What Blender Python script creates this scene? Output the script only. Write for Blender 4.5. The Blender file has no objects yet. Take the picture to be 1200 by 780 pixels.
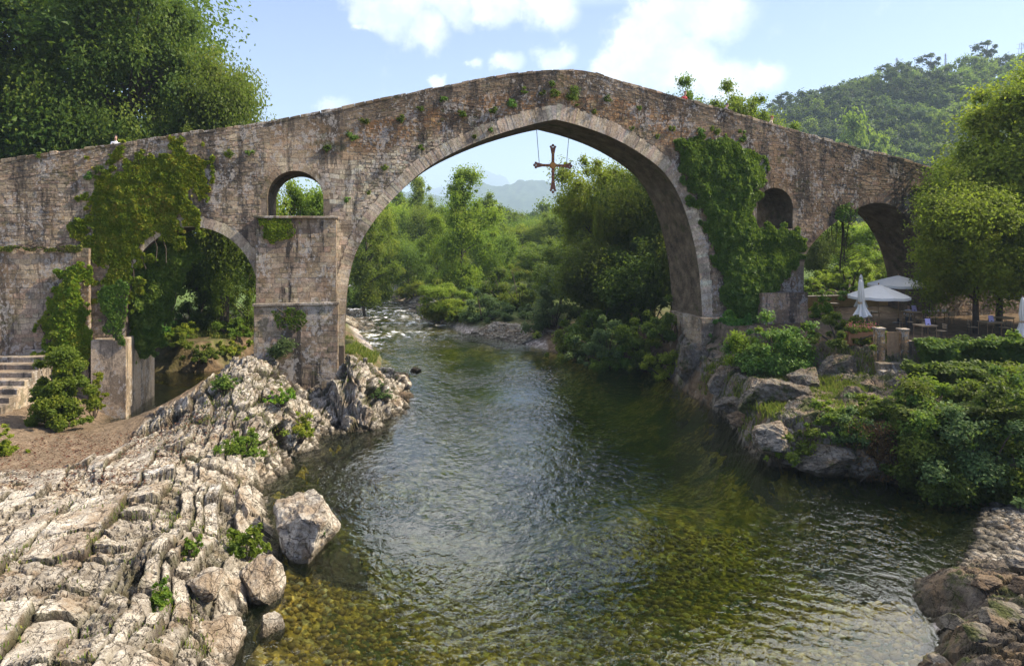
import bpy, math, random
import numpy as np
from mathutils import Vector, Matrix, geometry
R_ = math.radians
random.seed(7); RNG = np.random.default_rng(7)
SC = bpy.context.scene
COL = SC.collection

# ------------------------------------------------------------------ camera, light, exposure
H, F, HY = 10.0, 800.0, 275.0            # eye height over the river, focal length in photo pixels, horizon row
cam = bpy.data.cameras.new('camera'); camo = bpy.data.objects.new('camera', cam); COL.objects.link(camo)
camo.location = (0, 0, H); camo.rotation_euler = (R_(90), 0, 0)
cam.sensor_width = 36; cam.lens = 24; cam.shift_y = -(390 - HY) / 1200
cam.clip_start = 0.5; cam.clip_end = 20000
SC.camera = camo
SUN_EL, SUN_AZ = 40.0, 1.0               # azimuth from +x towards +y
SUN_E, SKY_S, CLOUD_S, EXPO, HAZE_D = 5.0, 0.104, 0.68, 1.10, 0.00027
SC.view_settings.view_transform = 'Standard'; SC.view_settings.look = 'None'
SC.view_settings.exposure = EXPO; SC.view_settings.gamma = 1
SC.view_settings.use_curve_mapping = False
SC.render.engine = 'CYCLES'
cy = SC.cycles
cy.use_denoising = True; cy.max_bounces = 7; cy.diffuse_bounces = 3; cy.glossy_bounces = 3
cy.transmission_bounces = 3; cy.transparent_max_bounces = 8; cy.volume_bounces = 0
cy.caustics_reflective = False; cy.caustics_refractive = False; cy.sample_clamp_indirect = 6

sd = Vector((math.cos(R_(SUN_AZ)) * math.cos(R_(SUN_EL)), math.sin(R_(SUN_AZ)) * math.cos(R_(SUN_EL)), math.sin(R_(SUN_EL))))
sl = bpy.data.lights.new('sun', 'SUN'); sl.energy = SUN_E; sl.angle = R_(0.5); sl.color = (1, .87, .67)
so = bpy.data.objects.new('sun', sl); COL.objects.link(so)
so.rotation_euler = (-sd).to_track_quat('-Z', 'Y').to_euler()


class NT:
    """tiny node-tree writer"""
    def __init__(s, nt): s.t = nt
    def n(s, kind, inp=None, out=0, **props):
        nd = s.t.nodes.new(kind)
        for k, v in props.items(): setattr(nd, k, v)
        for k, v in (inp or {}).items():
            sk = nd.inputs[k]
            if isinstance(v, bpy.types.NodeSocket): s.t.links.new(v, sk)
            else: sk.default_value = v
        return nd.outputs[out] if len(nd.outputs) else None
    def math(s, op, a, b=0.0, c=None):
        d = {0: a, 1: b}
        if c is not None: d[2] = c
        return s.n('ShaderNodeMath', d, operation=op)
    def mix(s, f, a, b, mode='MIX'):
        return s.n('ShaderNodeMix', {0: f, 6: a, 7: b}, out=2, data_type='RGBA', blend_type=mode)
    def ramp(s, fac, stops, interp='LINEAR'):
        nd = s.t.nodes.new('ShaderNodeValToRGB'); cr = nd.color_ramp; cr.interpolation = interp
        while len(cr.elements) < len(stops): cr.elements.new(0.5)
        for e, (p, c) in zip(cr.elements, stops):
            e.position = p; e.color = c if len(c) == 4 else (*c, 1)
        s.t.links.new(fac, nd.inputs[0]); return nd.outputs[0]
    def smooth(s, v, lo, hi):
        return s.n('ShaderNodeMapRange', {0: v, 1: lo, 2: hi, 3: 0.0, 4: 1.0}, interpolation_type='SMOOTHSTEP')
    def noise(s, vec, scale, detail=4, rough=.55, dist=0.0, out=0):
        return s.n('ShaderNodeTexNoise', {'Vector': vec, 'Scale': scale, 'Detail': detail, 'Roughness': rough, 'Distortion': dist}, out=out)
    def mapping(s, vec, scale=(1, 1, 1), rot=(0, 0, 0), loc=(0, 0, 0)):
        return s.n('ShaderNodeMapping', {'Vector': vec, 'Scale': scale, 'Rotation': rot, 'Location': loc})
    def attr(s, name, out=2):
        return s.n('ShaderNodeAttribute', out=out, attribute_name=name)


# world: sky with clouds fixed in the sky's own directions
w = bpy.data.worlds.new('World'); SC.world = w; w.use_nodes = True
wt = w.node_tree; wt.nodes.clear(); N = NT(wt)
sky = N.n('ShaderNodeTexSky', sky_type='NISHITA', sun_disc=False, sun_elevation=R_(SUN_EL), sun_rotation=R_(90 - SUN_AZ),
          altitude=100, air_density=1.0, dust_density=1.2, ozone_density=5.0)
gen = N.n('ShaderNodeTexCoord', out=0)
blobs = [(455, 8, 4.2), (495, 34, 3.2), (530, 10, 3.2), (580, 6, 3.0), (640, 8, 3.4), (595, 72, 1.9), (652, 66, 2.3), (553, 73, 1.2), (512, 94, 1.2), (424, 31, .8),
         (760, 40, 4.6), (730, 78, 3.2), (790, 72, 4.6), (840, 20, 4.4), (800, 0, 4.5), (850, 95, 4.0), (895, 92, 2.6), (395, 118, 1.6)]
mask = None
warp = N.noise(gen, 13, 6, .6, out=1)
vec = N.n('ShaderNodeVectorMath', {0: gen, 1: N.n('ShaderNodeVectorMath', {0: N.n('ShaderNodeVectorMath', {0: warp, 1: (.5, .5, .5)}, operation='SUBTRACT'), 'Scale': .07}, operation='SCALE')}, operation='ADD')
for (px, py, rad) in blobs:
    d = Vector(((px - 600) / F, 1, (HY - py) / F)).normalized()
    dist = N.n('ShaderNodeVectorMath', {0: N.n('ShaderNodeVectorMath', {0: vec, 1: tuple(d)}, operation='SUBTRACT'), 1: (1.0, 1.0, 1.45)}, operation='MULTIPLY')
    ln = N.n('ShaderNodeVectorMath', {0: dist}, operation='LENGTH', out=1)
    m = N.n('ShaderNodeMapRange', {0: ln, 1: R_(rad), 2: R_(rad) * .25, 3: 0.0, 4: 1.0})
    mask = m if mask is None else N.math('MAXIMUM', mask, m)
# unseen cloud bank added overhead, ahead of the camera, to brighten the water's reflections
gz = N.n('ShaderNodeSeparateXYZ', {0: gen})
sep = wt.nodes[-1]
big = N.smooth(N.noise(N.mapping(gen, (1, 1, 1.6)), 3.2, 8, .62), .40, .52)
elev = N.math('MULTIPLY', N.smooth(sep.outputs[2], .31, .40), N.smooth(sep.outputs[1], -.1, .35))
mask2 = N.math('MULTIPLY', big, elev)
det = N.noise(gen, 26, 8, .66)
alpha = N.smooth(N.math('ADD', mask, N.math('MULTIPLY', N.math('SUBTRACT', N.math('ADD', N.math('MULTIPLY', det, .6), N.math('MULTIPLY', N.noise(gen, 11, 4, .6), .4)), .5), 2.0)), .08, .80)
alpha = N.math('MULTIPLY', alpha, .95)
skyc = N.n('ShaderNodeHueSaturation', {'Hue': .524, 'Saturation': 1.1, 'Value': 1.0, 'Color': sky})
bg1 = N.n('ShaderNodeBackground', {0: skyc, 1: SKY_S})
cc = N.ramp(N.noise(gen, 12, 6, .65), [(.40, (.62, .69, .80)), (.60, (1, .97, .93))])
bg2 = N.n('ShaderNodeBackground', {0: cc, 1: CLOUD_S})
ms = N.n('ShaderNodeMixShader', {0: alpha, 1: bg1, 2: bg2})
ms = N.n('ShaderNodeMixShader', {0: N.math('MULTIPLY', mask2, .9), 1: ms, 2: N.n('ShaderNodeBackground', {0: (1, .97, .93, 1), 1: 2.9})})  # added clouds, far brighter than the seen ones, for the river to mirror
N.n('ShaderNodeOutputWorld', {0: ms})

# ------------------------------------------------------------------ small numpy noise kit
def _h(ix, iy, iz, seed):
    with np.errstate(over='ignore'):
        n = (ix.astype(np.int64) * 374761393 + iy.astype(np.int64) * 668265263 + iz.astype(np.int64) * 2147483647 + seed * 974711) & 0xFFFFFFFF
        n = ((n ^ (n >> 13)) * 1274126177) & 0xFFFFFFFF
        n = ((n ^ (n >> 16)) * 2246822519) & 0xFFFFFFFF
        n = n ^ (n >> 15)
    return (n & 0xFFFFFF) / float(0xFFFFFF)
def vn3(x, y, z, seed=0):
    x, y, z = np.broadcast_arrays(np.asarray(x, float), np.asarray(y, float), np.asarray(z, float))
    ix, iy, iz = np.floor(x).astype(int), np.floor(y).astype(int), np.floor(z).astype(int)
    fx, fy, fz = x - ix, y - iy, z - iz
    fx, fy, fz = [f * f * (3 - 2 * f) for f in (fx, fy, fz)]
    r = 0
    for dx in (0, 1):
        for dy in (0, 1):
            for dz in (0, 1):
                r = r + _h(ix + dx, iy + dy, iz + dz, seed) * (fx if dx else 1 - fx) * (fy if dy else 1 - fy) * (fz if dz else 1 - fz)
    return r
def vn2(x, y, seed=0):
    x, y = np.broadcast_arrays(np.asarray(x, float), np.asarray(y, float))
    ix, iy = np.floor(x).astype(int), np.floor(y).astype(int); z0 = np.zeros_like(ix)
    fx, fy = x - ix, y - iy
    fx, fy = fx * fx * (3 - 2 * fx), fy * fy * (3 - 2 * fy)
    return ((_h(ix, iy, z0, seed) * (1 - fx) + _h(ix + 1, iy, z0, seed) * fx) * (1 - fy)
            + (_h(ix, iy + 1, z0, seed) * (1 - fx) + _h(ix + 1, iy + 1, z0, seed) * fx) * fy)
def fbm2(x, y, o=4, seed=0):
    r, a, t = 0, 1.0, 0
    for i in range(o):
        r = r + a * (vn2(x * 2 ** i + i * 17.3, y * 2 ** i - i * 9.1, seed + i) - .5); t += a; a *= .5
    return r / t * 2
def fbm3(x, y, z, o=4, seed=0):
    r, a, t = 0, 1.0, 0
    for i in range(o):
        k = 2 ** i; r = r + a * (vn3(x * k, y * k, z * k, seed + i) - .5); t += a; a *= .5
    return r / t * 2
def voro2(x, y, seed=0):
    """F1, F2, random per cell, offset to the cell's point"""
    ix, iy = np.floor(x).astype(int), np.floor(y).astype(int); z0 = np.zeros_like(ix)
    f1 = np.full(x.shape, 9.0); f2 = f1.copy(); cid = np.zeros(x.shape); ox = np.zeros(x.shape); oy = np.zeros(x.shape)
    for dx in (-1, 0, 1):
        for dy in (-1, 0, 1):
            cx, cyy = ix + dx, iy + dy
            px = cx + .5 + .82 * (_h(cx, cyy, z0, seed) - .5); py = cyy + .5 + .82 * (_h(cx, cyy, z0 + 1, seed) - .5)
            d = np.hypot(x - px, y - py); b = d < f1
            f2 = np.where(b, f1, np.minimum(f2, d)); f1 = np.where(b, d, f1)
            cid = np.where(b, _h(cx, cyy, z0 + 2, seed), cid); ox = np.where(b, x - px, ox); oy = np.where(b, y - py, oy)
    return f1, f2, cid, ox, oy
def voro3(P, seed=0):
    """3-d cells: F1, F2, random per cell, offset from the cell's point"""
    I = np.floor(P).astype(int); n = len(P); f1 = np.full(n, 9.0); f2 = f1.copy(); cid = np.zeros(n); off = np.zeros((n, 3))
    for dx in (-1, 0, 1):
        for dy in (-1, 0, 1):
            for dz in (-1, 0, 1):
                c = I + np.array([dx, dy, dz])
                q = np.stack([c[:, k] + .5 + .8 * (_h(c[:, 0], c[:, 1], c[:, 2], seed + 11 * k) - .5) for k in range(3)], 1)
                v = P - q; d = np.sqrt((v * v).sum(1)); b = d < f1
                f2 = np.where(b, f1, np.minimum(f2, d)); f1 = np.where(b, d, f1)
                cid = np.where(b, _h(c[:, 0], c[:, 1], c[:, 2], seed + 77), cid); off = np.where(b[:, None], v, off)
    return f1, f2, cid, off
def sstep(v, a, b):
    t = np.clip((v - a) / (b - a), 0, 1); return t * t * (3 - 2 * t)

# ------------------------------------------------------------------ mesh writers and tagging
def mk(name, V, Fs, mats, parent=None, smooth=False, attrs=None, col=None, midx=None):
    """one mesh object from vertices and a list of (n,k) face index arrays"""
    V = np.asarray(V, np.float32)
    if not isinstance(Fs, list): Fs = [Fs]
    Fs = [np.asarray(f, np.int32) for f in Fs if len(f)]
    me = bpy.data.meshes.new(name)
    me.vertices.add(len(V)); me.vertices.foreach_set('co', V.ravel())
    nl = sum(f.size for f in Fs); nf = sum(len(f) for f in Fs)
    me.loops.add(nl); me.polygons.add(nf)
    me.loops.foreach_set('vertex_index', np.concatenate([f.ravel() for f in Fs]))
    tot = np.concatenate([np.full(len(f), f.shape[1], np.int32) for f in Fs])
    st = np.concatenate([[0], np.cumsum(tot)[:-1]]).astype(np.int32)
    me.polygons.foreach_set('loop_start', st)
    me.polygons.foreach_set('use_smooth', np.full(nf, bool(smooth)))
    if not isinstance(mats, (list, tuple)): mats = [mats]
    for m in mats: me.materials.append(m)
    if midx is not None: me.polygons.foreach_set('material_index', np.asarray(midx, np.int32))
    for k, a in (attrs or {}).items():
        at = me.attributes.new(k, 'FLOAT', 'POINT'); at.data.foreach_set('value', np.asarray(a, np.float32))
    if col is not None:
        at = me.attributes.new('col', 'FLOAT_COLOR', 'POINT')
        c = np.ones((len(V), 4), np.float32); c[:, :3] = col; at.data.foreach_set('color', c.ravel())
    me.update(calc_edges=True); me.validate()
    o = bpy.data.objects.new(name, me); COL.objects.link(o)
    if parent: o.parent = parent
    return o
def empty(name, loc=(0, 0, 0), rz=0):
    o = bpy.data.objects.new(name, None); COL.objects.link(o); o.location = loc; o.rotation_euler = (0, 0, rz); o.empty_display_size = .3
    return o
def tag(o, label=None, cat=None, group=None, kind=None):
    if label: o['label'] = label
    if cat: o['category'] = cat
    if group: o['group'] = group
    if kind: o['kind'] = kind
    return o
def dup(o, parent=None):
    c = o.copy(); COL.objects.link(c); c.parent = parent
    for k in list(o.children): dup(k, c)
    return c
class MB:
    """collects simple solids into one mesh"""
    def __init__(s): s.V = []; s.Q = []; s.T = []; s.n = 0
    def add(s, V, Q=(), T=()):
        V = np.asarray(V, float).reshape(-1, 3); s.V.append(V)
        if len(Q): s.Q.append(np.asarray(Q, int) + s.n)
        if len(T): s.T.append(np.asarray(T, int) + s.n)
        s.n += len(V); return s
    def box(s, c, d, rz=0, bev=.0, taper=1.0):
        x, y, z = np.asarray(d, float) / 2
        b = min(bev, x * .8, y * .8, z * .8)
        V = []
        if b <= 0:
            for k, f in ((-z, 1), (z, taper)):
                for sx, sy in ((-1, -1), (1, -1), (1, 1), (-1, 1)): V.append((sx * x * f, sy * y * f, k))
            Q = [(3, 2, 1, 0), (4, 5, 6, 7), (0, 1, 5, 4), (1, 2, 6, 5), (2, 3, 7, 6), (3, 0, 4, 7)]
        else:
            rings = [(-z, b), (-z + b, 0), (z - b, 0), (z, b)]
            for k, ins in rings:
                f = taper if k > 0 else 1
                for sx, sy in ((-1, -1), (1, -1), (1, 1), (-1, 1)):
                    V.append((sx * (x * f - ins), sy * (y * f - ins), k))
            Q = [(3, 2, 1, 0), (12, 13, 14, 15)]
            for r in range(3):
                for i in range(4):
                    j = (i + 1) % 4; Q.append((r * 4 + i, r * 4 + j, r * 4 + 4 + j, r * 4 + 4 + i))
        V = np.array(V); ca, sa = math.cos(rz), math.sin(rz)
        V = np.stack([V[:, 0] * ca - V[:, 1] * sa, V[:, 0] * sa + V[:, 1] * ca, V[:, 2]], 1) + np.asarray(c, float)
        return s.add(V, Q)
    def tube(s, pts, rad, sides=7, cap=True):
        pts = np.asarray(pts, float); n = len(pts)
        rad = np.broadcast_to(np.asarray(rad, float), (n,))
        tg = np.gradient(pts, axis=0); tg /= np.linalg.norm(tg, axis=1)[:, None] + 1e-9
        ref = np.array([0, 0, 1.0]) if abs(tg[0, 2]) < .9 else np.array([1.0, 0, 0])
        V = []
        for i in range(n):
            a = np.cross(tg[i], ref); a /= np.linalg.norm(a) + 1e-9; b = np.cross(a, tg[i]); ref = b if i == 0 else b
            an = np.arange(sides) / sides * 2 * np.pi
            V.append(pts[i] + rad[i] * (np.cos(an)[:, None] * a + np.sin(an)[:, None] * b))
        V = np.concatenate(V); Q = []
        for i in range(n - 1):
            for k in range(sides):
                j = (k + 1) % sides; Q.append((i * sides + k, i * sides + j, (i + 1) * sides + j, (i + 1) * sides + k))
        T = []
        if cap:
            V = np.concatenate([V, pts[:1], pts[-1:]]); a, b = n * sides, n * sides + 1
            for k in range(sides):
                j = (k + 1) % sides; T += [(a, j, k), (b, (n - 1) * sides + k, (n - 1) * sides + j)]
        return s.add(V, Q, T)
    def lathe(s, prof, sides=16, c=(0, 0, 0), sq=None):
        V = []
        an = np.arange(sides) / sides * 2 * np.pi
        for r, z in prof: V += [(r * math.cos(a) + c[0], r * math.sin(a) + c[1], z + c[2]) for a in an]
        Q = []
        for i in range(len(prof) - 1):
            for k in range(sides):
                j = (k + 1) % sides; Q.append((i * sides + k, i * sides + j, (i + 1) * sides + j, (i + 1) * sides + k))
        return s.add(V, Q)
    def build(s, name, mat, parent=None, smooth=False, **kw):
        V = np.concatenate(s.V); Fs = []
        if s.Q: Fs.append(np.concatenate(s.Q))
        if s.T: Fs.append(np.concatenate(s.T))
        return mk(name, V, Fs, mat, parent, smooth, **kw)

def gpt(px, py, z):                       # where the sight line of a photo point meets the height z
    d = (H - z) * F / (py - HY); return np.array([(px - 600) / F * d, d, z])
def dpt(px, py, d): return np.array([(px - 600) / F * d, d, H + (HY - py) / F * d])

# ------------------------------------------------------------------ materials
def new_mat(name):
    m = bpy.data.materials.new(name); m.use_nodes = True; m.node_tree.nodes.clear(); return m, NT(m.node_tree)
def finish(N, col, rough=.8, bump=None, bstr=.3, bdist=.05, spec=.3, metal=0.0):
    inp = {'Base Color': col, 'Roughness': rough, 'Specular IOR Level': spec, 'Metallic': metal}
    if bump is not None: inp['Normal'] = N.n('ShaderNodeBump', {'Height': bump, 'Strength': bstr, 'Distance': bdist})
    N.n('ShaderNodeOutputMaterial', {0: N.n('ShaderNodeBsdfPrincipled', inp)})
def simple(name, c, rough=.7, var=.25, scale=6, metal=0.0, bstr=.15):
    m, N = new_mat(name); o = N.n('ShaderNodeTexCoord', out=3)
    nz = N.noise(o, scale, 5, .6)
    col = N.ramp(nz, [(.25, tuple(v * (1 - var) for v in c)), (.75, tuple(min(1, v * (1 + var)) for v in c))])
    finish(N, col, rough, N.noise(o, scale * 5, 4), bstr, .02, metal=metal); return m
def leaf_mat(name, stops, trans=.35, tcol=(.35, .5, .05), rough=.55, var=.35):
    m, N = new_mat(name)
    base = N.ramp(N.attr('tint'), stops)
    rnd = N.n('ShaderNodeObjectInfo', out=5)
    hs = N.n('ShaderNodeHueSaturation', {'Hue': N.math('MULTIPLY_ADD', rnd, .05, .478), 'Saturation': 1.0,
                                         'Value': N.math('MULTIPLY_ADD', rnd, var, 1 - var / 2), 'Color': base})
    b = N.n('ShaderNodeBsdfPrincipled', {'Base Color': hs, 'Roughness': rough, 'Specular IOR Level': .2})
    t = N.n('ShaderNodeBsdfTranslucent', {0: N.mix(.5, hs, (*tcol, 1))})
    N.n('ShaderNodeOutputMaterial', {0: N.n('ShaderNodeMixShader', {0: trans, 1: b, 2: t})}); return m
L_DARK = leaf_mat('leaf_dark', [(0, (.022, .050, .008)), (.6, (.070, .112, .013)), (1, (.17, .20, .022))], .36)
L_MID = leaf_mat('leaf_mid', [(0, (.040, .082, .010)), (.6, (.105, .160, .016)), (1, (.22, .25, .028))], .42)
L_LIME = leaf_mat('leaf_lime', [(0, (.075, .12, .010)), (.6, (.18, .225, .016)), (1, (.32, .32, .03))], .46)
L_GREY = leaf_mat('leaf_grey', [(0, (.040, .070, .022)), (.6, (.088, .130, .038)), (1, (.15, .19, .055))], .28, (.3, .45, .12))
L_IVY = leaf_mat('leaf_ivy', [(0, (.035, .095, .014)), (.6, (.095, .19, .026)), (1, (.22, .32, .06))], .30, rough=.42)
L_IVYY = leaf_mat('leaf_ivy_yellow', [(0, (.055, .13, .010)), (.5, (.145, .25, .018)), (.9, (.30, .35, .035)), (1, (.34, .30, .04))], .36, (.45, .45, .03))
L_GRASS = leaf_mat('leaf_grass', [(0, (.05, .075, .015)), (.6, (.12, .15, .025)), (1, (.26, .22, .05))], .3)
L_DRY = leaf_mat('leaf_dry', [(0, (.05, .025, .014)), (.6, (.12, .055, .026)), (1, (.19, .11, .05))], .2, (.4, .2, .05))
L_HILL = leaf_mat('leaf_hill_dark', [(0, (.009, .024, .012)), (.6, (.023, .048, .022)), (1, (.050, .08, .030))], .22)
L_HILLM = leaf_mat('leaf_hill_mid', [(0, (.022, .048, .016)), (.6, (.05, .09, .028)), (1, (.10, .14, .04))], .3)
BARK = simple('bark', (.075, .058, .042), .9, .4, 3, bstr=.6)

def stone_mat(name, streak=1.0, moss=.5):
    m, N = new_mat(name); o = N.n('ShaderNodeTexCoord', out=3)
    c = N.attr('col', out=0)
    fine = N.noise(o, 7, 6, .65)
    c = N.mix(1.0, c, N.ramp(fine, [(.25, (.68, .65, .62)), (.75, (1.28, 1.25, 1.20))]), 'MULTIPLY')
    def blot(scale, stretch, loc, lo, hi, ragged=.35, rs=3.2):
        p = N.mapping(o, stretch, loc=loc)
        big = N.noise(p, scale, 3, .5); rag = N.noise(N.mapping(o, stretch, loc=loc), scale * rs * 2, 6, .7)
        return N.smooth(N.math('ADD', N.math('MULTIPLY', big, 1 - ragged), N.math('MULTIPLY', rag, ragged)), lo, hi)
    # broad changes of tone, then dark weathering, rain streaks, ochre seepage, lichen and moss
    c = N.mix(1.0, c, N.ramp(N.noise(o, .32, 5, .6), [(.36, (.66, .63, .60)), (.62, (1.28, 1.25, 1.20))]), 'MULTIPLY')
    c = N.mix(N.math('MULTIPLY', blot(.45, (1, 1, 1), (0, 0, 0), .50, .58), .52), c, (.050, .042, .034, 1))
    c = N.mix(N.math('MULTIPLY', blot(1.3, (1, 1, .14), (2, 5, 1), .50, .58), .70 * streak), c, (.045, .040, .036, 1))
    c = N.mix(N.math('MULTIPLY', blot(.8, (1, 1, .35), (7, 3, 1), .55, .62), .40), c, (.30, .19, .10, 1))
    c = N.mix(N.math('MULTIPLY', blot(.9, (1, 1, .7), (9, 2, 6), .53, .57, .6), .62), c, (.46, .43, .39, 1))
    c = N.mix(N.math('MULTIPLY', blot(.55, (1, 1, 1), (3, 9, 4), .56, .61, .5), moss), c, (.055, .062, .016, 1))
    crumb = N.smooth(N.noise(o, 13, 5, .7), .50, .60)
    c = N.mix(N.math('MULTIPLY', crumb, .38), c, (.055, .045, .036, 1))
    bm = N.math('ADD', N.noise(o, 9, 6, .7), N.math('MULTIPLY', N.noise(o, 28, 3, .6), .4))
    finish(N, c, .92, bm, .5, .05, spec=.15); return m
STONE = stone_mat('weathered_stone')
STONE_PALE = stone_mat('pale_stone', .35, .15)
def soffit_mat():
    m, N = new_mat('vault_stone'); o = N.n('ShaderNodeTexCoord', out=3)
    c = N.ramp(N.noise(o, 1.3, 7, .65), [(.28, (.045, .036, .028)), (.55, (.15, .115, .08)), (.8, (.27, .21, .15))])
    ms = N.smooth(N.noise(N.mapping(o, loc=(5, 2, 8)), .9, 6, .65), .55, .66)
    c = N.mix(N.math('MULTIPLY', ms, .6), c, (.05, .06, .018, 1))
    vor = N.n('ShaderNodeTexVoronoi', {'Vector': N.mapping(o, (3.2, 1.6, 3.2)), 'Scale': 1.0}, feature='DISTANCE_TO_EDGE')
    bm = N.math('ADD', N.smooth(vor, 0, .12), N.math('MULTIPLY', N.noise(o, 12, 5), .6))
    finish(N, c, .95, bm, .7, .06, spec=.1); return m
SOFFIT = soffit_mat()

def rock_mat(name, pale=1.0, mossy=0.0, warm=(1, .955, .87)):
    m, N = new_mat(name); o = N.n('ShaderNodeTexCoord', out=3)
    tint = N.attr('tint'); crack = N.attr('crack'); dirt = N.attr('dirt')
    c = N.ramp(tint, [(0, (.22 * pale, .20 * pale, .175 * pale)), (.4, (.40 * pale, .37 * pale, .325 * pale)), (.8, (.54 * pale, .505 * pale, .445 * pale)), (1, (.60 * pale, .60 * pale, .60 * pale))])
    c = N.mix(1.0, c, (*warm, 1), 'MULTIPLY')
    n1 = N.noise(o, 2.2, 8, .68)
    c = N.mix(1.0, c, N.ramp(n1, [(.38, (.55, .52, .48)), (.60, (1.15, 1.14, 1.12))]), 'MULTIPLY')
    pit = N.smooth(N.noise(o, 11, 7, .74), .52, .62)
    c = N.mix(N.math('MULTIPLY', pit, .55), c, (.13, .105, .08, 1))
    och = N.smooth(N.noise(N.mapping(o, loc=(4, 1, 3)), .9, 7, .68), .51, .60)
    c = N.mix(N.math('MULTIPLY', och, .55), c, (.25, .165, .09, 1))
    wv = N.n('ShaderNodeVectorMath', {0: o, 1: N.n('ShaderNodeVectorMath', {0: N.noise(o, 1.6, 5, .6, out=1), 'Scale': .55}, operation='SCALE')}, operation='ADD')
    v1 = N.n('ShaderNodeTexVoronoi', {'Vector': N.mapping(wv, (1.5, .8, 1.3), (0, 0, R_(-16))), 'Scale': 1.5, 'Randomness': 1.0}, feature='DISTANCE_TO_EDGE')
    v2 = N.n('ShaderNodeTexVoronoi', {'Vector': N.mapping(wv, (1.2, .7, 1.2), (0, 0, R_(20))), 'Scale': 4.3, 'Randomness': 1.0}, feature='DISTANCE_TO_EDGE')
    fis = N.math('MAXIMUM', N.math('SUBTRACT', 1.0, N.smooth(v1, .004, .030)), N.math('MULTIPLY', N.math('SUBTRACT', 1.0, N.smooth(v2, .002, .030)), N.smooth(N.noise(o, 1.1, 3), .46, .56)))
    c = N.mix(N.math('MULTIPLY', fis, .7), c, (.07, .052, .036, 1))
    c = N.mix(crack, c, N.ramp(N.noise(o, 1.5, 4), [(.4, (.055, .040, .026)), (.6, (.060, .058, .018))]))
    soil = N.ramp(N.noise(o, 3.0, 8, .7), [(.25, (.13, .095, .06)), (.55, (.24, .175, .115)), (.8, (.36, .28, .20))])
    c = N.mix(dirt, c, soil)
    if mossy:
        ms = N.smooth(N.noise(N.mapping(o, loc=(8, 1, 3)), 1.0, 7, .68), .62 - .2 * mossy, .70 - .15 * mossy)
        c = N.mix(ms, c, N.ramp(N.noise(o, 6, 4), [(.3, (.032, .042, .014)), (.7, (.10, .105, .030))]))
    # wet, dark, algae-stained band at the waterline
    z = N.n('ShaderNodeSeparateXYZ', {0: N.n('ShaderNodeNewGeometry', out=0)}, out=2)
    wet = N.math('SUBTRACT', 1.0, N.smooth(N.math('ADD', z, N.math('MULTIPLY', N.math('SUBTRACT', n1, .5), .5)), .05, .32))
    c = N.mix(N.math('MULTIPLY', wet, .82), c, (.060, .048, .028, 1))
    bm = N.math('SUBTRACT', N.math('ADD', N.noise(o, 5, 9, .74), N.math('MULTIPLY', N.noise(o, 22, 5, .7), .6)), N.math('MULTIPLY', fis, .7))
    finish(N, c, N.math('MULTIPLY_ADD', wet, -.4, .9), bm, 1.0, .09, spec=.2); return m
ROCK = rock_mat('limestone', 1.14, 0, (1, .975, .925))
ROCK_MOSS = rock_mat('mossy_limestone', .46, .62)
ROCK_DARK = rock_mat('dark_river_rock', .42, .25, (1, .78, .58))

def ground_mat():
    m, N = new_mat('ground_soil'); o = N.n('ShaderNodeNewGeometry', out=0)
    grass, gravel = N.attr('grass'), N.attr('gravel')
    soil = N.ramp(N.noise(o, 1.7, 8, .7), [(.3, (.045, .032, .02)), (.5, (.115, .078, .045)), (.7, (.21, .155, .10))])
    gr = N.ramp(N.noise(o, .6, 8, .7), [(.25, (.03, .055, .012)), (.55, (.075, .115, .022)), (.8, (.15, .17, .035))])
    v = N.n('ShaderNodeTexVoronoi', {'Vector': o, 'Scale': 5.0}); vc = m.node_tree.nodes[-1].outputs[1]
    gv = N.ramp(N.n('ShaderNodeSeparateColor', {0: vc}), [(0, (.16, .13, .11)), (.5, (.30, .255, .22)), (1, (.48, .43, .39))])
    c = N.mix(grass, soil, gr); c = N.mix(gravel, c, gv)
    z = N.n('ShaderNodeSeparateXYZ', {0: o}, out=2)
    # river bed: cobbles under a coat of golden-brown algae
    v2 = N.n('ShaderNodeTexVoronoi', {'Vector': N.mapping(o, (1, 1, .4)), 'Scale': 5.5}); c2 = m.node_tree.nodes[-1].outputs[1]
    bd = N.ramp(N.n('ShaderNodeSeparateColor', {0: c2}), [(0, (.13, .085, .012)), (.4, (.30, .19, .025)), (.75, (.46, .30, .045)), (1, (.52, .40, .14))])
    bd = N.mix(N.smooth(N.noise(o, .28, 6, .65), .46, .58), bd, (.07, .075, .012, 1))
    bd = N.mix(N.math('MULTIPLY', N.smooth(N.noise(o, 1.6, 6, .7), .5, .6), .6), bd, (.05, .04, .01, 1))
    under = N.math('SUBTRACT', 1.0, N.smooth(z, -.22, -.02))
    c = N.mix(under, c, bd)
    bm = N.math('ADD', N.noise(o, 6, 7, .7), v)
    finish(N, c, .95, bm, .6, .06, spec=.15); return m
GROUND = ground_mat()

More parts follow.
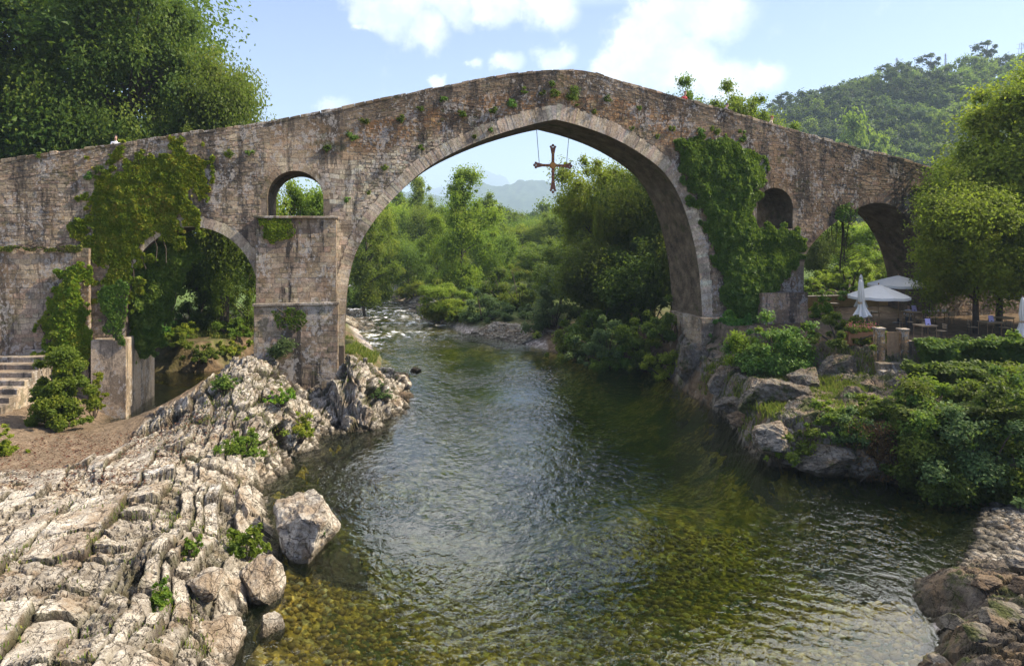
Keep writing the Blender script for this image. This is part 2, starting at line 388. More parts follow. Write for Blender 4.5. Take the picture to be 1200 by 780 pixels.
def water_mat():
    m, N = new_mat('river_water'); g = N.n('ShaderNodeNewGeometry', out=0)
    y = N.n('ShaderNodeSeparateXYZ', {0: g}, out=1)
    p = N.mapping(g, (1, .75, 0), (0, 0, R_(14)))
    w1 = N.noise(p, .9, 4, .55, .8); w2 = N.noise(p, 2.6, 3, .5, .9); w3 = N.noise(p, 11, 2, .5)
    ring = N.n('ShaderNodeTexWave', {'Vector': N.mapping(g, loc=(-3.5, -8, 0)), 'Scale': .55, 'Distortion': 5.0, 'Detail': 3.0, 'Detail Scale': .7}, wave_type='RINGS', rings_direction='Z', out=1)
    rf = N.math('MULTIPLY', N.math('SUBTRACT', 1.0, N.smooth(y, 15, 27)), N.smooth(N.noise(g, .22, 2), .42, .60))
    hgt = N.math('ADD', N.math('MULTIPLY', w1, .60), N.math('ADD', N.math('MULTIPLY', w2, .52), N.math('MULTIPLY', w3, .06)))
    hgt = N.math('ADD', hgt, N.math('MULTIPLY', N.math('MULTIPLY', ring, rf), .11))
    patch = N.math('MULTIPLY_ADD', N.smooth(N.noise(g, .10, 3), .38, .62), .75, .35)
    rapid = N.smooth(y, 58, 78)
    strn = N.math('ADD', N.math('MULTIPLY', N.math('MULTIPLY', patch, N.math('MULTIPLY_ADD', N.smooth(y, 14, 30), .5, .5)), .52), N.math('MULTIPLY', rapid, .7))
    bmp = N.n('ShaderNodeBump', {'Height': hgt, 'Strength': strn, 'Distance': .30})
    fr = N.n('ShaderNodeFresnel', {'IOR': 1.333, 'Normal': bmp})
    gl = N.n('ShaderNodeBsdfGlossy', {'Color': (1, 1, 1, 1), 'Roughness': .02, 'Normal': bmp})
    tr = N.n('ShaderNodeBsdfTransparent', {0: (.93, .96, .90, 1)})
    df = N.n('ShaderNodeBsdfDiffuse', {0: (.030, .048, .020, 1)})
    body = N.n('ShaderNodeMixShader', {0: .07, 1: tr, 2: df})
    sh = N.n('ShaderNodeMixShader', {0: fr, 1: body, 2: gl})
    fo = N.smooth(N.noise(N.mapping(g, (1, .5, 0)), 1.1, 7, .72), .50, .62)
    fb = N.attr('foam')
    foam = N.math('MULTIPLY', fo, fb)
    sh = N.n('ShaderNodeMixShader', {0: foam, 1: sh, 2: N.n('ShaderNodeBsdfDiffuse', {0: (.8, .8, .78, 1)})})
    vol = N.n('ShaderNodeVolumeAbsorption', {0: (.45, .62, .15, 1), 1: .32})
    N.n('ShaderNodeOutputMaterial', {0: sh, 1: vol}); return m
WATER = water_mat()
WOOD = simple('old_wood', (.30, .19, .10), .75, .3, 5)
WOOD_PALE = simple('pale_wood', (.42, .31, .19), .7, .25, 6)
CANVAS = simple('cream_canvas', (.72, .69, .62), .85, .06, 3)
METAL = simple('dark_metal', (.06, .06, .06), .45, .3, 8, metal=.6)
PALE_METAL = simple('grey_metal', (.4, .4, .4), .4, .2, 8, metal=.7)
LILAC = simple('lilac_board', (.50, .44, .72), .6, .06, 3)
BRONZE = simple('rusty_bronze', (.20, .085, .06), .6, .35, 9, metal=.25)
GOLD = simple('ochre_ornament', (.42, .20, .05), .5, .3, 12, metal=.4)
OCHRE = simple('ochre_render', (.45, .28, .10), .9, .25, 2)
CLAY = simple('clay_pot', (.42, .20, .10), .8, .2, 4)

# ------------------------------------------------------------------ ground, river, hills
yL = [0, 13, 15.8, 18, 19.8, 22, 24.6, 26.5, 29.6, 32.6, 35.5, 40, 44, 50, 55, 80, 107, 145, 180, 260]
xL = [-4.5, -5.6, -6.2, -6.7, -6.6, -7.4, -8.4, -9.4, -9.6, -9.2, -7.4, -6.8, -7.2, -9.5, -10.5, -19, -27, -35, -43, -62]
yR = [0, 15.8, 18.8, 20.5, 22.5, 24.6, 25.5, 26.3, 28, 29.6, 32.6, 36, 39, 44.4, 50, 53, 60, 64, 70, 80, 107, 145, 170, 180, 260]
xR = [9, 10.2, 11.2, 13.6, 15.4, 17, 18.3, 17, 14.6, 11.2, 11, 11.8, 11.6, 11, 11, 6.5, 2.8, -.2, -5, -9.2, -17.5, -27, -33, -35, -54]
TER = np.array([(9.5, 52), (13.4, 46), (15.0, 41.5), (17.0, 38.6), (19.0, 36.4), (24, 35.6), (31, 34.6), (48, 32)], float)
CREEK = [(-19.6, 33.5), (-20.0, 36), (-20.2, 42), (-19.0, 48), (-17, 55)]
def seg_dist(x, y, P):
    P = np.asarray(P, float); best = np.full(np.shape(x), 1e9)
    for a, b in zip(P[:-1], P[1:]):
        d = b - a; L = d @ d
        t = np.clip(((x - a[0]) * d[0] + (y - a[1]) * d[1]) / L, 0, 1)
        best = np.minimum(best, np.hypot(x - a[0] - t * d[0], y - a[1] - t * d[1]))
    return best
# foreground bank: heights measured at points of the bank, blended into a surface
def rbf(pts):
    P = np.array(pts, float); D = np.hypot(P[:, None, 0] - P[None, :, 0], P[:, None, 1] - P[None, :, 1])
    A = np.zeros((len(P) + 1,) * 2); A[:-1, :-1] = D; A[-1, :-1] = A[:-1, -1] = 1
    wts = np.linalg.solve(A, np.r_[P[:, 2], 0])
    def f(x, y):
        r = np.full(np.shape(x), wts[-1])
        for (a, b, _), k in zip(P, wts): r = r + k * np.hypot(x - a, y - b)
        return r
    return f
LB = [(0, 800, 2.3), (100, 800, 2.2), (200, 800, 1.6), (255, 800, .7), (285, 780, -.3), (300, 720, -.3), (335, 685, -.3), (322, 640, -.2), (315, 600, -.3), (312, 580, -.3), (335, 547, -.3), (372, 521, -.3), (400, 505, -.3), (442, 500, -.3), (470, 473, -.3), (485, 442, -.3),
      (0, 650, 2.1), (100, 650, 2.1), (200, 650, 1.9), (262, 650, 1.2), (290, 650, .6), (0, 570, 1.6), (100, 570, 1.6), (200, 570, 1.7), (250, 550, 1.5), (290, 545, 1.0), (285, 590, .9),
      (60, 520, 1.3), (120, 506, 1.2), (180, 512, 1.3), (228, 482, 2.2), (262, 440, 3.2), (284, 410, 3.7), (306, 402, 3.8), (322, 432, 2.7), (330, 462, 2.4), (310, 490, 2.0), (345, 490, 1.4), (372, 490, .8), (352, 462, 1.5), (385, 468, 1.2), (408, 415, 3.6), (428, 420, 3.0), (448, 440, 1.8), (430, 470, 1.3), (468, 445, .7), (458, 425, 1.0),
      (0, 505, 1.8), (-60, 500, 2.2), (-80, 560, 1.8), (-80, 650, 2.1)]
LBW = [tuple(gpt(a, b, z)) for a, b, z in LB]
LBW += [(-4.6, 13, -1.6), (-4.8, 18, -1.6), (-4.0, 23, -1.8), (-6.6, 28, -1.8), (-5, 34, -1.9), (-3.5, 40, -1.9), (-4.5, 46, -1.8), (-20, 36, -.7), (-19.5, 39, -.9), (-19.5, 43, -.9), (-21.2, 40, -.8), (-21.5, 43.5, -.8), (-18.5, 46.5, -.8), (-16.6, 41, 0.2), (-14.6, 38.9, 2.6), (-12.2, 38.6, .9), (-11, 39, .9), (-12, 42, 1.2), (-9, 44, 1.2), (-8.6, 48, .2),
        (-22, 35, .6), (-24, 38, 1.6), (-28, 36, 2.0), (-33, 35, 2.4), (-35, 25, 2.2), (-20, 9, 2.3), (-8, 7, 1.5), (-5, 7, -1)]
LBASE = rbf(LBW)
def bank_edges(y): return np.interp(y, yL, xL), np.interp(y, yR, xR)
RIVL = np.array(list(zip(xL, yL))); RIVR = np.array(list(zip(xR, yR)))
def ground(x, y):
    x, y = np.broadcast_arrays(np.asarray(x, float), np.asarray(y, float))
    a, b = bank_edges(y)
    dl, dr = seg_dist(x, y, RIVL), seg_dist(x, y, RIVR)
    inside = (x > a) & (x < b) & (y < 262)
    left = ~inside & (x <= (a + b) / 2)
    din = np.minimum(dl, dr)
    deep = np.interp(y, [0, 12, 18, 24, 30, 50, 60, 75, 200], [.9, 1.0, 1.6, 3.0, 4.0, 3.2, 1.2, .45, .4])
    bed = -.12 - deep * (1 - np.exp(-din / 3.0)) + .12 * fbm2(x * .5, y * .5, 3, 5)
    bed = bed + 2.0 * np.exp(-(((x - 5.0) / 4.2) ** 2 + ((y - 28.5) / 4.5) ** 2)) * (1 - np.exp(-din / 2.5))
    # left bank
    far = 1.1 + np.clip(dl - 2, 0, 40) * .07
    zl = np.where(dl < 2, dl * .55, far) + .25 * fbm2(x * .4, y * .4, 4, 2)
    ck = seg_dist(x, y, CREEK)
    zl = np.minimum(zl, -.7 + 1.9 * sstep(ck, 2.5, 4.6) + np.where(ck > 4.6, 9, 0))
    near = (y < 50) & (x > -40)
    zl = np.where(near, np.minimum(zl, LBASE(x, y) - .7), zl)
    # right bank: slope up to the cafe terrace, open pebbles nearest the camera, woods beyond the bridge
    dt = seg_dist(x, y, TER); yt = np.interp(x, TER[:, 0], TER[:, 1]); on = (y > yt) & (x > 13)
    t = dr / (dr + dt + 1e-6)
    slope = 1.75 * sstep(dr, -.1, .8) + 1.0 * np.power(t, 1.1); slope = slope + (4.0 - 2.75) * sstep(t, .84, 1.0)
    wedge = np.where(on, 4.0, slope)
    beach = np.minimum(dr * .16, 1.2) + .04 * fbm2(x, y, 3, 8)
    wood = 1.0 * np.minimum(dr / 2, 1) + np.clip(dr - 3, 0, 40) * .1
    k1 = sstep(y, 25.2, 27.5); k2 = sstep(y, 50, 56)
    zr = beach * (1 - k1) + wedge * k1
    zr = np.where((x > 18) & (y > 46), np.maximum(zr, 4.0), zr)
    wood = np.maximum(wood, np.where(x > 16, 4.4, 0) * sstep(x, 14, 20))
    zr = zr * (1 - k2) + wood * k2 + np.where(on & (y < 52), 0, .15 * fbm2(x * .6, y * .6, 3, 4))
    z = np.where(inside, bed, np.where(left, zl, zr))
    return np.where(y > 240, np.maximum(z, 1.5), z)
def gz1(x, y): return float(ground(np.array([x]), np.array([y]))[0])

def axis(dense_lo, dense_hi, step, lo, hi, grow):
    a = list(np.arange(dense_lo, dense_hi + 1e-6, step)); s = step; v = dense_hi
    while v < hi: s *= grow; v += s; a.append(v)
    s = step; v = dense_lo; pre = []
    while v > lo: s *= grow; v -= s; pre.append(v)
    return np.array(pre[::-1] + a)
def grid(xs, ys):
    X, Y = np.meshgrid(xs, ys); nx, ny = len(xs), len(ys)
    i = np.arange(nx * ny).reshape(ny, nx)
    Q = np.stack([i[:-1, :-1], i[:-1, 1:], i[1:, 1:], i[1:, :-1]], -1).reshape(-1, 4)
    return X.ravel(), Y.ravel(), Q
gx, gy, gq = grid(axis(-34, 34, .28, -8000, 8000, 1.13), axis(2, 66, .25, -400, 9500, 1.045))
gzv = ground(gx, gy)
a_, b_ = bank_edges(gy)
grassv = sstep(gy, 62, 75) * .8 + sstep(np.abs(gx), 26, 40) * .5
grassv = np.maximum(grassv, .5 * (gy > 46) * (gx < -7) * sstep(fbm2(gx * .4, gy * .4, 4, 3), -.3, .4))
gravelv = np.clip(sstep(-gzv, -.75, -.3), 0, 1) * (gy > 58) * (gx < 3) + ((gx > 9) & (gy < 25.4)) * 1.0
tg_ = np.where((gx > 14) & (gy > 34) & (gy < 52), 1, 0)
ground_o = mk('ground', np.stack([gx, gy, gzv], 1), gq, GROUND, smooth=True, attrs={'grass': np.clip(grassv, 0, 1) * (1 - tg_), 'gravel': np.clip(gravelv, 0, 1) * (1 - tg_)})
tag(ground_o, kind='structure')

# the river: a closed body of water
wx, wy, wq = grid(np.linspace(-66, 24, 120), np.concatenate([np.linspace(3, 60, 90), np.linspace(61, 262, 130)]))
foamv = np.zeros_like(wx)
for (px, py, rx, ry) in [(440, 326, 7, 5), (425, 335, 7, 6), (450, 342, 10, 6), (415, 363, 6, 5), (470, 365, 8, 5), (440, 372, 9, 5), (500, 378, 6, 3), (450, 392, 8, 4), (425, 405, 5, 3), (440, 398, 4, 3), (430, 352, 10, 4)]:
    c = gpt(px, py, 0); s = c[1] / 60
    foamv = np.maximum(foamv, np.exp(-(((wx - c[0]) / (rx * .55 * s)) ** 2 + ((wy - c[1]) / (ry * .8 * s)) ** 2)))
nt_ = len(wx); top = np.stack([wx, wy, np.zeros(nt_)], 1)
lo_ = np.array([(-66, 3, -5), (24, 3, -5), (24, 262, -5), (-66, 262, -5)], float)
nxw, nyw = 120, 220
c4 = [0, nxw - 1, nxw * nyw - 1, nxw * (nyw - 1)]
idx = np.arange(nt_).reshape(nyw, nxw)
side = [np.r_[idx[0, :], nt_ + 1, nt_][None], np.r_[idx[:, -1], nt_ + 2, nt_ + 1][None], np.r_[idx[-1, ::-1], nt_ + 3, nt_ + 2][None], np.r_[idx[::-1, 0], nt_, nt_ + 3][None]]
side[0] = side[0][:, ::-1]; side[1] = side[1][:, ::-1]; side[2] = side[2][:, ::-1]; side[3] = side[3][:, ::-1]
side = [s[:, ::-1] for s in side]
water = mk('river', np.concatenate([top, lo_]), [wq] + [s[:, ::-1] for s in side] + [np.array([[nt_ + 3, nt_ + 2, nt_ + 1, nt_]])], WATER, smooth=False, attrs={'foam': np.r_[foamv, np.zeros(4)]})
tag(water, kind='structure')

def forest_ground():
    m, N = new_mat('forest_floor'); o = N.n('ShaderNodeNewGeometry', out=0)
    c = N.ramp(N.noise(o, .05, 9, .7), [(.3, (.018, .032, .010)), (.55, (.04, .065, .018)), (.75, (.10, .13, .03))])
    finish(N, c, .95, N.noise(o, .2, 8, .7), 1.0, 4.0, spec=.05); return m
FOREST = forest_ground()
# the wooded hill on the right
RIDGE_P = np.array([(700, 232), (820, 190), (890, 142), (950, 122), (1000, 108), (1050, 92), (1100, 88), (1160, 80), (1250, 74), (1500, 60), (2000, 120)], float)
def hill_z(x, y):
    k = x / np.maximum(y, 1) * F + 600
    zr = H + (HY - np.interp(k, RIDGE_P[:, 0], RIDGE_P[:, 1])) / F * 400 - 8
    up = sstep(y, 190, 400); dn = 1 - .6 * sstep(y, 415, 640)
    return 2 + (zr - 2) * up * dn + 6 * fbm2(x * .015, y * .015, 4, 3) * up
hx, hy, hq = grid(np.linspace(20, 900, 130), np.linspace(185, 700, 110))
hill = mk('hillside', np.stack([hx, hy, hill_z(hx, hy)], 1), hq, FOREST, smooth=True); tag(hill, kind='structure')
# far mountains
def mountain(name, d, prof, depth, seed, rough):
    P = np.array(prof, float)
    xs = np.linspace((P[0, 0] - 600) / F * d, (P[-1, 0] - 600) / F * d, 260); t = np.linspace(-1, 1, 70)
    X, Y, Q = grid(xs, d + t * depth)
    zr = H + (HY - np.interp(X / d * F + 600, P[:, 0], P[:, 1])) / F * d
    prof_ = np.clip(1 - np.abs((Y - d) / depth), 0, 1) ** .85
    sc = 6.0 / depth
    rid = np.abs(fbm2(X * sc, Y * sc, 6, seed))
    Z = zr * prof_ * (1 - .55 * rid * (1 - prof_ * .75)) + rough * fbm2(X * sc * 4, Y * sc * 4, 5, seed + 3) * prof_ - 3
    o = mk(name, np.stack([X, Y, Z], 1), Q, FOREST, smooth=True); tag(o, kind='structure'); return o
mountain('mountain', 3300, [(380, 262), (430, 240), (470, 222), (500, 224), (535, 232), (556, 214), (566, 211), (578, 217), (600, 212), (612, 209), (640, 211), (660, 215), (700, 205), (780, 215), (860, 240), (960, 270)], 800, 3, 14)
mountain('mountain', 7400, [(380, 262), (440, 250), (500, 222), (540, 206), (556, 196), (565, 193), (578, 197), (592, 206), (606, 226), (640, 240), (720, 235), (800, 255), (900, 268)], 1200, 9, 24)

# ------------------------------------------------------------------ rock surfaces
def bricks(c, s, wc, ls, seed, uneven=.35):
    """joint-bounded slabs in rows: distance to the nearest joint, random per slab, position inside it"""
    cw = c / wc; cw = cw + uneven * np.sin(cw * 1.7 + seed) * .5 + uneven * .4 * np.sin(cw * .63 + 2.1 * seed)
    row = np.floor(cw); fc = cw - row; z0 = np.zeros_like(row).astype(int); ri = row.astype(int)
    sl = s / (ls * (.6 + .9 * _h(ri, z0, z0 + 3, seed))) + _h(ri, z0, z0, seed) * 7
    sl = sl + .30 * np.sin(sl * 2.1 + seed); col = np.floor(sl); fs = sl - col
    idr = _h(ri, col.astype(int), z0 + 1, seed)
    e = np.minimum(np.minimum(fc, 1 - fc) * wc, np.minimum(fs, 1 - fs) * ls)
    return e, idr, fc - .5, fs - .5, _h(ri, z0, z0 + 5, seed)
def rock_height(x, y, base, S, amp=1.0):
    """fractured limestone: long tilted slabs where S=1, flat cracked pavement where S=0"""
    th = R_(16.5); c = x * math.cos(th) + y * math.sin(th); s = -x * math.sin(th) + y * math.cos(th)
    c = c + .40 * fbm2(x * .4, y * .4, 3, 11) + .05 * fbm2(x * 2.5, y * 2.5, 3, 51); s = s + .5 * fbm2(x * .5 + 9, y * .5, 3, 12) + .08 * fbm2(x * 2, y * 2, 3, 52)
    e1, id1, fc, fs, rw_ = bricks(c, s, .54, 1.05, 21)
    e2, id2, fc2, fs2, rw2 = bricks(c, s, 1.7, 3.0, 22)
    k1, k2, id3, qx, qy = voro2(c / .17, s / .26, 23); e3 = k2 - k1
    low = (rw_ < .33)
    h_s = (id1 - .5) * .24 + (rw_ - .5) * .30 - .10 * low + fc * (id1 - .35) * .42 + fs * (id1 - .5) * .30 - .36 * (1 - sstep(e1, .005, .03)) + (id2 - .5) * .45 + fc2 * (id2 - .4) * .5 - .30 * (1 - sstep(e2, 0, .09)) + ((id3 - .5) * .06 - .05 * (1 - sstep(e3, 0, .2))) * (1 + low)
    a1, a2, ida, ax, ay = voro2(c / .60 + 3, s / .80, 31); ea = a2 - a1
    eb, idb, bc, bs, rb = bricks(c, s, .92, 1.15, 33, .5)
    big_ = idb > .45
    h_f = (ida - .5) * .10 * (1.4 - big_) - .09 * (1 - sstep(ea, 0, .07)) * (1.15 - big_) + (idb - .5) * .26 + bc * (idb - .4) * .40 + bs * (rb - .5) * .26 - .28 * (1 - sstep(eb, .005, .032)) + (id3 - .5) * .07 * (1.3 - big_) - .05 * (1 - sstep(e3, 0, .15)) * (1.3 - big_)
    fine = .045 * fbm2(x * 4, y * 4, 4, 41) + .12 * fbm2(x * .9, y * .9, 3, 42)
    z = base + amp * (h_s * S + h_f * (1 - S) + fine)
    cr = np.maximum(np.maximum(1 - sstep(e1, .015, .07), 1 - sstep(e2, .02, .12)), .75 * low * sstep(fbm2(x * 1.3, y * 1.3, 3, 46), -.25, .15)) * S + np.maximum((1 - sstep(ea, .0, .06)) * .6 * (1.2 - big_), 1 - sstep(eb, .01, .06)) * (1 - S)
    tint = np.clip(.42 + .4 * ((id1 - .3) * S + (idb - .3) * (1 - S)) + .22 * (id3 - .4) + .35 * fbm2(x * .5, y * .5, 3, 44), 0, 1)
    return z, np.clip(cr, 0, 1), tint
ys = [9.0]
while ys[-1] < 47: ys.append(ys[-1] * 1.0024)
rx_, ry_, rq_ = grid(np.concatenate([np.arange(-34, -17, .11), np.arange(-17, -4.2, .034)]), np.array(ys))
base = LBASE(rx_, ry_)
dirt = sstep(fbm2(rx_ * .35, ry_ * .35, 4, 61) + sstep(ry_, 22.5, 27) * 1.2 - sstep(rx_, -17.5, -14) * 1.7 - .30, -.05, .3) * sstep(ry_, 18, 23)
S = sstep(rx_ + (ry_ - 14) * .28, -9.4, -8.2) * (1 - .0 * dirt); S = S * (.25 + .75 * sstep(fbm2(rx_ * .32 + 4, ry_ * .32, 3, 15), -.22, .12)); S = np.maximum(S, sstep(ry_, 27, 30) * sstep(rx_, -18, -16))
ampl = (1 - .93 * dirt) * (1 + .35 * sstep(ry_, 27, 33)) * (.55 + .45 * sstep(base, -.4, .6))
zz, ck_, tint = rock_height(rx_, ry_, base, S, 1.0)
zz = base + (zz - base) * ampl + dirt * .05 * fbm2(rx_ * 3, ry_ * 3, 4, 71)
# where the bank is steep the rock breaks into blocks in three dimensions instead
e_ = .12; gxn = (LBASE(rx_ + e_, ry_) - LBASE(rx_ - e_, ry_)) / (2 * e_); gyn = (LBASE(rx_, ry_ + e_) - LBASE(rx_, ry_ - e_)) / (2 * e_)
slope_ = np.hypot(gxn, gyn); Wr = sstep(slope_, .30, .8) * sstep(ry_, 24.5, 27) * (1 - dirt) * (rx_ > -19)
Wr = np.maximum(Wr, .22 * sstep(S, .2, .8) * (1 - dirt) * (base > -1.2) * (rx_ > -14))
Wr = np.maximum(Wr, .8 * sstep(ry_, 27, 30) * sstep(rx_, -17.5, -16) * (1 - dirt))
Nb = np.stack([-gxn, -gyn, np.ones_like(gxn)], 1); Nb /= np.linalg.norm(Nb, axis=1)[:, None]
PB = np.stack([rx_, ry_, zz * (1 - Wr) + (base + .05 * fbm2(rx_ * 4, ry_ * 4, 4, 41)) * Wr], 1)
sl3 = Wr > .01; q3 = np.stack([rx_, ry_, base], 1)[sl3]
q3 = q3 + .25 * np.stack([fbm3(*(q3 * .8 + k * 9).T, 3, 60 + k) for k in range(3)], 1)
dipR = np.array(Matrix.Rotation(R_(28), 3, 'Y') @ Matrix.Rotation(R_(-20), 3, 'Z'))
q3 = q3 @ dipR.T
f1, f2, i1, o1 = voro3(q3 / np.array([.85, 1.35, 1.0]), 71); g1, g2, i2, o2 = voro3(q3 / np.array([.26, .42, .32]), 72)
d3 = (i1 - .5) * .60 + o1[:, 2] * (i1 - .5) * .5 + o1[:, 0] * .25 - .20 * (1 - sstep(f2 - f1, 0, .10)) + (i2 - .5) * .14 + o2[:, 0] * .08 - .07 * (1 - sstep(g2 - g1, 0, .14)) + .10 * fbm3(*(q3 * 3).T, 3, 73)
dd = np.zeros(len(rx_)); dd[sl3] = d3; PB += Nb * (dd * Wr * (.6 + .4 * sstep(base, -.6, .4)))[:, None]
c3_ = np.zeros(len(rx_)); c3_[sl3] = np.maximum(1 - sstep(f2 - f1, .02, .12), .8 * (1 - sstep(g2 - g1, .02, .12))); t3_ = np.zeros(len(rx_)); t3_[sl3] = np.clip(.35 + .45 * i1 + .3 * (i2 - .5), 0, 1)
ck_ = ck_ * (1 - Wr) + c3_ * Wr; tint = tint * (1 - Wr) + t3_ * Wr; zz = PB[:, 2]
keep = (zz[rq_] > -1.5).any(1)
rq_ = rq_[keep]
used = np.unique(rq_); remap = np.full(len(rx_), -1); remap[used] = np.arange(len(used))
bank = mk('rocky_bank', PB[used], remap[rq_], ROCK, attrs={'tint': tint[used], 'crack': (ck_ * (1 - dirt))[used] * .97, 'dirt': dirt[used]})
tag(bank, kind='structure')
def bank_z(x, y):
    return float(LBASE(np.array([x]), np.array([y]))[0])

# rock ledge at the lower right
RB = [(1060, 705, -.3), (1080, 740, -.3), (1095, 800, -.3), (1100, 690, .6), (1110, 670, 1.1), (1150, 660, .9), (1200, 664, .6), (1150, 720, 1.4), (1200, 730, 1.5), (1120, 740, 1.1), (1130, 800, 1.3), (1200, 800, 1.8), (1280, 720, 1.6), (1300, 640, .8), (1240, 640, .3)]
RBW = [tuple(gpt(*p)) for p in RB] + [(9.6, 19.5, -1.2), (8.8, 16, -1.2), (8.6, 12, -1.2), (13, 21, -.5), (16, 21, .1), (19, 19, .8), (20, 12, 1.8), (11, 9, 1.2)]
RBASE = rbf(RBW)
r2x, r2y, r2q = grid(np.arange(8.5, 19, .04), np.arange(10, 21.5, .04))
b2 = RBASE(r2x, r2y); z2, c2_, t2 = rock_height(r2x * .8 + 40, r2y * .8, b2, np.full(len(b2), .75), .9)
edge_ = sstep(r2y, 21.4, 19.5)
z2 = b2 + (z2 - b2) * 0.70 + .30 * fbm2(r2x * 1.1, r2y * 1.1, 5, 95) + .10 * np.abs(fbm2(r2x * 3.5, r2y * 3.5, 4, 96))
k2_ = (z2[r2q] > -1.1).all(1); r2q = r2q[k2_]; u2 = np.unique(r2q); rm = np.full(len(r2x), -1); rm[u2] = np.arange(len(u2))
ledge = mk('rock_ledge', np.stack([r2x, r2y, z2], 1)[u2], rm[r2q], ROCK_DARK if False else rock_mat('brown_ledge', .34, .5, (1, .88, .76)), attrs={'tint': t2[u2], 'crack': c2_[u2] * .5, 'dirt': np.zeros(len(u2))})
tag(ledge, kind='structure')

# rocky slope of the right bank, between the water and the cafe terrace
r3x, r3y, r3q = grid(np.arange(9.2, 33, .065), np.arange(24.6, 48, .065))
g3 = ground(r3x, r3y); a3, b3 = bank_edges(r3y); w3 = seg_dist(r3x, r3y, RIVR) * np.where(r3x > b3, 1, -1); t3 = seg_dist(r3x, r3y, TER); on3 = (r3y > np.interp(r3x, TER[:, 0], TER[:, 1])) & (r3x > 13)
z3, c3, tn3 = rock_height(r3x * .75 - 30, r3y * .75, g3, np.full(len(g3), .35), 1.0)
soft = sstep(fbm2(r3x * .35, r3y * .35, 4, 83), -.15, .25) * sstep(w3, .8, 2.0)
z3 = g3 + (z3 - g3) * (1.9 - 1.5 * soft) + .18 - .9 * sstep(t3, .9, .0) * on3 - .7 * on3 - .35 * sstep(w3, .1, -1.2)
z3 = np.where((r3y < 26.5), np.minimum(z3, g3 - .3 + .3 * sstep(r3y, 25.3, 26.5)), z3)
kp = (~on3[r3q]).any(1) & (w3[r3q] > -1.4).any(1); r3q = r3q[kp]; u3 = np.unique(r3q); rm = np.full(len(r3x), -1); rm[u3] = np.arange(len(u3))
tag(mk('rocky_slope', np.stack([r3x, r3y, z3], 1)[u3], rm[r3q], rock_mat('shaded_bank_rock', .50, .62), attrs={'tint': tn3[u3], 'crack': c3[u3] * .7, 'dirt': soft[u3] * .9}), kind='structure')  # limestone colour darkened to paint in the shade of this bank
def hit(px, py, y0=12, y1=75):
    d = np.linspace(y0, y1, 1300); x = (px - 600) / F * d; z = H + (HY - py) / F * d; g = ground(x, d)
    i = int(np.argmax(g >= z)); return np.array([x[i], d[i], g[i]])

def ico(sub):
    import bmesh
    bm = bmesh.new(); bmesh.ops.create_icosphere(bm, subdivisions=sub, radius=1)
    V = np.array([v.co[:] for v in bm.verts]); Fc = np.array([[v.index for v in f.verts] for f in bm.faces]); bm.free(); return V, Fc
ICO5, ICO2, ICO1 = ico(5), ico(2), ico(1)
def boulder(name, loc, dims, seed, label, mat=None, rz=0, planes=16, cat='rock', group=None, strata=.5):
    V, Fc = ICO5; V = V.copy(); r = np.random.default_rng(seed)
    for i in range(planes):
        n = r.normal(size=3); n[2] *= .8; n /= np.linalg.norm(n); d = r.uniform(.52, .82)
        e = V @ n - d; V = np.where((e > 0)[:, None], V - np.outer(np.maximum(e, 0), n), V)
    nrm = V / (np.linalg.norm(V, axis=1)[:, None] + 1e-9)
    st = (V @ np.array([.55, .2, .8])) * 6 + fbm3(*(V * 1.5).T, 3, seed) * 1.2
    groove = np.abs((st % 1) - .5) * 2; gcr = 1 - sstep(groove, .0, .22)
    V = V + nrm * (.16 * fbm3(*(V * 1.9 + seed).T, 5, seed + 5) + .09 * fbm3(*(V * 6).T, 4, seed + 8) - .06 * strata * gcr)[:, None]
    V = V / np.abs(V).max(0); V = V * np.asarray(dims, float) 
    tint = np.clip(.55 + .4 * fbm3(*(V * 1.2).T, 3, seed + 2), 0, 1)
    o = mk(name, V, Fc, mat or ROCK, attrs={'tint': tint, 'crack': gcr * .6 * strata, 'dirt': np.zeros(len(V))})
    o.location = loc; o.rotation_euler = (0, 0, rz)
    tag(o, label, cat, group); return o

# ------------------------------------------------------------------ foliage
def leaves(P, Nn, size, tint, name, mat, parent=None, aspect=.62):
    """one mesh of folded leaf blades at P with facing Nn"""
    n = len(P); P = np.asarray(P, float)
    Nn = Nn / (np.linalg.norm(Nn, axis=1)[:, None] + 1e-9)
    rv = RNG.normal(size=(n, 3)); rv[:, 2] -= .5
    a = rv - (rv * Nn).sum(1)[:, None] * Nn; a /= np.linalg.norm(a, axis=1)[:, None] + 1e-9
    b = np.cross(Nn, a); s = np.broadcast_to(size, (n,))[:, None]
    V = np.empty((n, 4, 3))
    V[:, 0] = P - a * s * .5; V[:, 1] = P + b * s * aspect * .5 + Nn * s * .10 - a * s * .08
    V[:, 2] = P + a * s * .5 - Nn * s * .08; V[:, 3] = P - b * s * aspect * .5 + Nn * s * .10 - a * s * .08
    Q = np.arange(4 * n).reshape(n, 4)
    return mk(name, V.reshape(-1, 3), Q, mat, parent, attrs={'tint': np.repeat(tint, 4)})
def unit(n, r):
    v = r.normal(size=(n, 3)); return v / np.linalg.norm(v, axis=1)[:, None]
